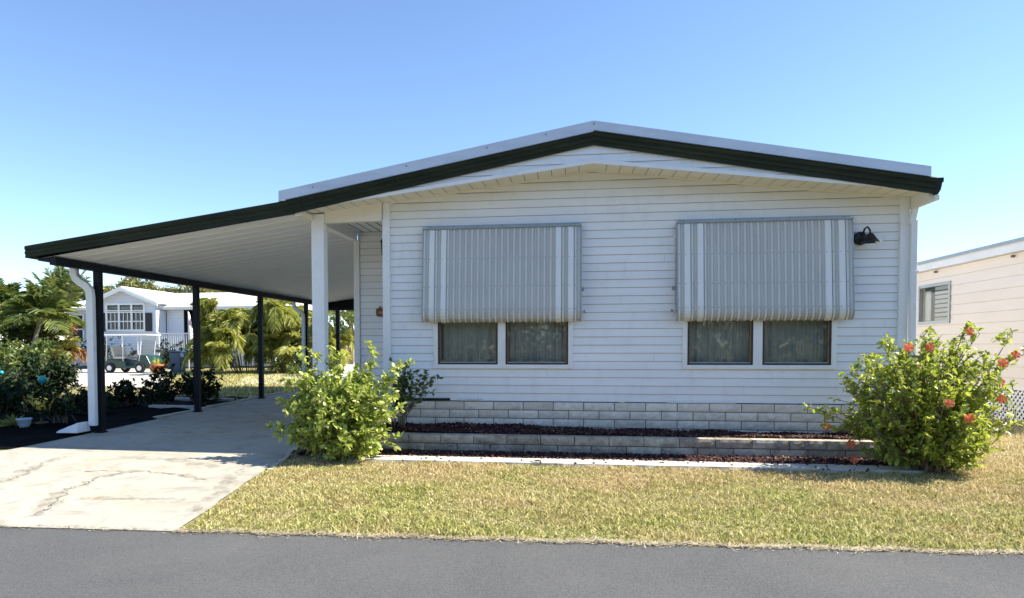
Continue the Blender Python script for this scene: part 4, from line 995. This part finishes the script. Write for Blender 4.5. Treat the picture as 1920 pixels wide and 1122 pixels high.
s = MB(); s.tube([(-8.86, 10.6, .40), (-8.76, 10.6, .47), (-8.70, 10.6, .56)], [.02, .014, .012], 8); s.lathe((-8.70, 10.6, .56), [(.012, 0), (.03, .03), (.0, .032)], 12, axis=(.5, 0, 1)); s.build('spout', MT['yellow'], T)
s = MB(); s.tube([(-9.03, 10.6, .40), (-9.12, 10.6, .46), (-9.10, 10.6, .55), (-8.98, 10.6, .56)], .009, 8); s.build('handle', MT['yellow'], T)
s = MB(); s.lathe((-8.95, 10.6, .14), [(.11, 0), (.11, .02), (.02, .03), (.02, .19), (.11, .20), (.11, .215), (.0, .215)], 16); s.build('stand', MT['wood'], T)
s = MB(); s.box(-10.4, -7.6, 14.62, 14.78, .17, .27)
tag(s.build('bed_edging', MT['kerb'], bevel=.02), 'long pale concrete edging behind the dark shrubs', 'edging')
s = MB(); s.box(-8.6, -7.6, 13.05, 13.2, .15, .24)
tag(s.build('bed_edging', MT['kerb'], bevel=.02), 'short pale concrete edging at the foot of the second carport post', 'edging')

# ------------------------------------------------------------------ right neighbour
N2 = thing('neighbour_house', 'cream lap-sided house at the right photo edge with flat white roof edge and lattice skirt', 'house', (7.3, 12, .1))
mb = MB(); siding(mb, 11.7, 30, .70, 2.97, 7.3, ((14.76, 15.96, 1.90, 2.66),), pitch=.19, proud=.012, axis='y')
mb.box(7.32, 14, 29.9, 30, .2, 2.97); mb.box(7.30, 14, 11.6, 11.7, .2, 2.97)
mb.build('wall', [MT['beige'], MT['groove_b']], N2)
mb = MB(); mb.box(7.10, 14.2, 11.5, 30.2, 3.09, 3.16, 0); mb.box(7.12, 7.20, 11.5, 30.2, 2.965, 3.088, 1); mb.box(7.2, 14, 11.55, 30.1, 2.98, 3.07, 1)
mb.box(7.06, 7.12, 11.5, 30.2, 3.10, 3.155, 2)
mb.build('roof', [MT['neigh_roof'], MT['white'], MT['steelgrey']], N2)
for y in (12.75, 15.25):
    mb = MB(); mb.box(7.24, 7.28, y, y+.05, 2.90, 2.94); mb.build('bracket', MT['wood'], N2)
mb = MB(); y0, y1, z0, z1 = 14.76, 15.96, 1.90, 2.66
for a in ((y0-.03, y0+.03), (y1-.03, y1+.03)): mb.box(7.265, 7.34, *a, z0-.03, z1+.03)
mb.box(7.266, 7.34, y0+.03, y1-.03, z0-.03, z0+.03); mb.box(7.266, 7.34, y0+.03, y1-.03, z1-.03, z1+.03)
W2 = mb.build('window', MT['steelgrey'], N2)
mb = MB().add([(7.33, y0, z0), (7.33, y1, z0), (7.33, y1, z1), (7.33, y0, z1)], [(3, 2, 1, 0)]); mb.build('pane', MT['glass'], W2)
mb = MB()
for k in range(8): mb.box(7.36, 7.40, y0+.03, y0+.72, z0+.03+k*.09, z0+.095+k*.09)
mb.box(7.36, 7.37, y0+.88, y1-.05, z0+.03, z1-.1); mb.build('blind', MT['white'], W2)
mb = MB(); mb.box(7.44, 7.46, y0-.1, y1+.1, z0-.1, z1+.1); mb.build('window_back', MT['room'], W2)
mb = MB(); p = .11; zb, zt_ = .10, .69
for k in range(int(14/p)):
    ya = 11.7+k*p; d = zt_-zb
    for sgn, xo in ((1, 7.30), (-1, 7.292)):
        a = (xo, ya, zb) if sgn > 0 else (xo, ya+d, zb); b = (xo, ya+d, zt_) if sgn > 0 else (xo, ya, zt_)
        mb.bar(a, b, .036, .006, up=(1, 0, 0))
mb.box(7.27, 7.31, 11.7, 26.2, .69, .715); lt = mb.build('lattice_skirt', MT['white'], N2)
mb = MB(); mb.box(7.5, 7.52, 11.8, 30, .1, .69); mb.build('underfloor', MT['room'], N2)

# ------------------------------------------------------------------ left neighbour, Y = 36
N1 = thing('neighbour_house', 'pale blue-white house with white roof and central gable window, seen under the carport', 'house', (-24, 36, .2))
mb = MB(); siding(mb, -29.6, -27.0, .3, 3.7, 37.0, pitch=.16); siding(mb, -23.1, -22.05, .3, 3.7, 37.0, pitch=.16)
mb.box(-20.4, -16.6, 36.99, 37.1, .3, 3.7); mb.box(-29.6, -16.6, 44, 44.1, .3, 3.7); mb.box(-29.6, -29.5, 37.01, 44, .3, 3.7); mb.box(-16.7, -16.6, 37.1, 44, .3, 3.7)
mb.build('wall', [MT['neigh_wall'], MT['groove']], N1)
mb = MB(); GX = (-26.95, -23.15)
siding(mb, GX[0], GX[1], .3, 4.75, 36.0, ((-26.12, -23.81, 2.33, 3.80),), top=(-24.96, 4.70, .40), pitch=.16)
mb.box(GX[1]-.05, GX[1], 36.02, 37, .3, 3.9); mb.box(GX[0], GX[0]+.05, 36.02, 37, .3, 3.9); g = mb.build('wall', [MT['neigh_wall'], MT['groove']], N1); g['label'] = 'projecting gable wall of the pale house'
mb = MB()
for sx in (-1, 1):
    mb.rake(-24.96, 4.78, -24.96+sx*2.15, 4.78-2.15*.40, [(35.6, 0), (41, 0), (41, -.12), (35.6, -.12)])
    mb.rake(-24.96, 4.70, -24.96+sx*2.2, 4.70-2.2*.40, [(35.55, 0), (35.59, 0), (35.59, -.18), (35.55, -.18)])
mb.add([(-30.2, 36.4, 3.66), (-16.2, 36.4, 3.66), (-16.2, 40.6, 4.75), (-28.6, 40.6, 4.75), (-16.2, 44.6, 3.66), (-30.2, 44.6, 3.66), (-30.2, 36.4, 3.56), (-16.2, 36.4, 3.56)],
       [(0, 1, 2, 3), (3, 2, 4, 5), (3, 5, 0), (6, 7, 1, 0), (1, 4, 2)])
mb.box(-30.15, -27.0, 36.42, 37.2, 3.5, 3.56); mb.box(-23.0, -16.25, 36.42, 37.2, 3.5, 3.56); mb.build('roof', MT['neigh_roof'], N1)
mb = MB(); x0, x1 = -26.12, -23.81; y_ = 35.93
for xx in (x0, x0+.77, x0+1.54, x1): mb.box(xx-.05, xx+.05, y_, 36.0, 2.33, 3.80)
for zz in (2.33, 3.36, 3.42, 3.80): mb.box(x0, x1, y_+.005, 36.0, zz-.045, zz+.045)
mb.box(x0, x1, y_+.02, 36.0, 2.80, 2.86)
for k in range(9):
    if k % 3: mb.box(x0+k*.257-.015, x0+k*.257+.015, y_+.03, 36.0, 2.36, 3.36)
W1 = mb.build('window', MT['white'], N1)
MB().add([(x0, 36.01, 2.33), (x1, 36.01, 2.33), (x1, 36.01, 3.8), (x0, 36.01, 3.8)], [(0, 1, 2, 3)]).build('pane', MT['glass'], W1)
mb = MB(); mb.box(x0-.3, x1+.3, 36.6, 36.62, 2.1, 4.0); mb.build('window_back', MT['room'], W1)
for xa in (-26.58, -23.75):
    mb = MB(); mb.box(xa, xa+.40, 35.95, 35.99, 2.27, 3.30)
    for k in range(14): mb.box(xa+.05, xa+.35, 35.935, 35.949, 2.33+k*.068, 2.37+k*.068)
    mb.build('shutter', MT['shutter'], N1)
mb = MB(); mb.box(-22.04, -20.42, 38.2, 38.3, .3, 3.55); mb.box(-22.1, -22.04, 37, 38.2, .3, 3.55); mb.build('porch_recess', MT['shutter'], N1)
mb = MB(); mb.box(-22.05, -20.4, 36.3, 38.2, .25, .9); mb.build('porch_floor', MT['kerb'], N1)
mb = MB()
for a, b in ((-22.9, -20.5),):
    mb.box(a, b, 35.75, 35.80, 2.11, 2.17); mb.box(a, b, 35.75, 35.80, 1.22, 1.27); n = int((b-a)/.13)
    for k in range(n+1): mb.box(a+k*.13-.018, a+k*.13+.018, 35.76, 35.79, 1.27, 2.11)
    mb.box(a-.06, a+.06, 35.72, 35.83, .2, 2.2); mb.box(b-.06, b+.06, 35.72, 35.83, .2, 2.2)
mb.build('railing', MT['white'], N1)
mb = MB(); mb.box(-29.3, -28.3, 36.93, 36.98, 1.7, 3.25, 1); mb.box(-29.36, -29.28, 36.9, 36.98, 1.65, 3.3); mb.box(-28.34, -28.26, 36.9, 36.98, 1.65, 3.3); mb.box(-29.28, -28.34, 36.9, 36.98, 3.24, 3.3); mb.box(-29.28, -28.34, 36.9, 36.98, 2.4, 2.46)
mb.build('window', [MT['white'], MT['room']], N1)
# banner on a pole
T = thing('feather_banner', 'furled white and dark feather banner on a pole by the porch railing', 'banner', (-18.25, 31, .2))
mb = MB(); mb.tube([(-18.25, 31, .2), (-18.25, 31, 3.1)], .02, 6); mb.build('pole', MT['white'], T)
mb = MB(); V = []
for k in range(14):
    z = 3.08-k*.15; w_ = .02+.30*(k/13)**.8; V += [(-18.24, 31, z), (-18.24+w_*.5, 30.95, z), (-18.24+w_, 31.03+.03*(k % 2), z-.03)]
mb.add(V, [(k*3+j, k*3+j+1, k*3+j+4, k*3+j+3) for k in range(13) for j in range(2)]); mb.build('cloth', MT['flag'], T)
# golf cart
C = thing('golf_cart', 'golf cart with white canopy parked before the pale neighbour house', 'golf cart', (-20.8, 30, .2)); X0, Y0 = -21.4, 30.0
mb = MB(); mb.box(X0-.2, X0+2.0, Y0-.6, Y0+.6, 1.93, 1.99); mb.build('canopy', MT['white'], C, bevel=.03)
for xa, xb in ((X0+.0, X0-.05), (X0+1.75, X0+1.6), (X0+.8, X0+.8)):
    for yy in (Y0-.55, Y0+.55): mb = MB(); mb.bar((xb, yy, .75), (xa, yy, 1.93), .03, .03); mb.build('canopy_post', MT['white'], C)
mb = MB(); mb.prismy([(X0-.35, .42), (X0+2.05, .42), (X0+2.15, .62), (X0+1.95, 1.0), (X0+1.55, 1.05), (X0+1.35, .55), (X0+.95, .52), (X0+.9, .78), (X0+.1, .85), (X0-.4, .8)], Y0-.55, Y0+.55); mb.build('body', MT['cartbody'], C, bevel=.03)
mb = MB(); mb.box(X0+.25, X0+.85, Y0-.5, Y0+.5, .85, .97); mb.obox((X0+.22, Y0, 1.18), (.05, 0, .02), (0, .5, 0), (-.06, 0, .22)); mb.build('seat', MT['beigefab'], C, bevel=.03)
mb = MB().add([(X0+1.62, Y0-.52, 1.03), (X0+1.62, Y0+.52, 1.03), (X0+1.76, Y0+.52, 1.9), (X0+1.76, Y0-.52, 1.9)], [(0, 1, 2, 3)]); mb.build('windscreen', MT['glass'], C)
mb = MB(); mb.tube([(X0+1.4, Y0-.25, .95), (X0+1.15, Y0-.25, 1.12)], .015, 6); mb.lathe((X0+1.15, Y0-.25, 1.12), [(.15, -.01), (.17, 0), (.15, .01)], 16, axis=(-.8, 0, .6)); mb.build('steering_wheel', MT['black'], C)
for xx in (X0+.15, X0+1.65):
    for yy in (Y0-.56, Y0+.56):
        mb = MB(); mb.lathe((xx, yy-.08, .43), [(.13, 0), (.22, .01), (.235, .04), (.235, .13), (.22, .16), (.13, .17)], 20, axis=(0, 1, 0)); wl_ = mb.build('wheel', MT['rubber'], C)
        mb = MB(); mb.lathe((xx, yy-.085, .43), [(.12, 0), (.12, .18)], 14, axis=(0, 1, 0)); mb.build('rim', MT['white'], wl_)
T = thing('flower_pot', 'orange terracotta pot with plant right of the golf cart', 'pot', (-18.6, 29, .2)); s = MB()
s.lathe((-18.6, 29, .2), [(.2, 0), (.30, .32), (.33, .34), (.33, .42), (.28, .42), (.0, .38)], 20); s.build('pot_body', MT['terra'], T, smooth=True)
n = 60; leaves('foliage', np.tile([-18.6, 29, .6], (n, 1))+rng.normal(size=(n, 3))*.1, unit(n)+np.array([0, 0, .8]), .3*rng.uniform(.5, 1.1, n), MT['hibR'], T, .3)
T = thing('storage_bin', 'dark blue wheeled bin beside the orange pot', 'bin', (-17.8, 29.4, .2)); s = MB()
s.add([(-18.05, 29.15, .22), (-17.6, 29.15, .22), (-17.6, 29.6, .22), (-18.05, 29.6, .22), (-18.1, 29.1, 1.15), (-17.55, 29.1, 1.15), (-17.55, 29.65, 1.15), (-18.1, 29.65, 1.15)], [(0,3,2,1),(4,5,6,7),(0,1,5,4),(1,2,6,5),(2,3,7,6),(3,0,4,7)])
MT['binblue'] = paint('bin_blue', (.03, .07, .13), .5); s.build('bin_body', MT['binblue'], T, bevel=.03)
s = MB(); s.box(-18.12, -17.53, 29.06, 29.68, 1.155, 1.22); s.build('lid', MT['binblue'], T, bevel=.02)

# trees across the street behind the viewer: what the window panes mirror
P, D, S, tn = [], [], [], []
for k in range(420):
    q = np.array([rng.uniform(-34, 34), rng.uniform(-30, -19), rng.uniform(.4, 8)]); m = 60
    P.append(q+unit(m)*1.5*(rng.random((m, 1))**.4)); D.append(unit(m)); S.append(rng.uniform(.3, .8, m)); tn.append(.4+rng.uniform(-.3, .3)+rng.normal(size=m)*.15)
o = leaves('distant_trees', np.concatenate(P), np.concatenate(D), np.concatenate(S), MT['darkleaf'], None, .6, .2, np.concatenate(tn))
tag(o, 'mass of trees across the road, mirrored darkly in the window panes', 'trees', kind='stuff')
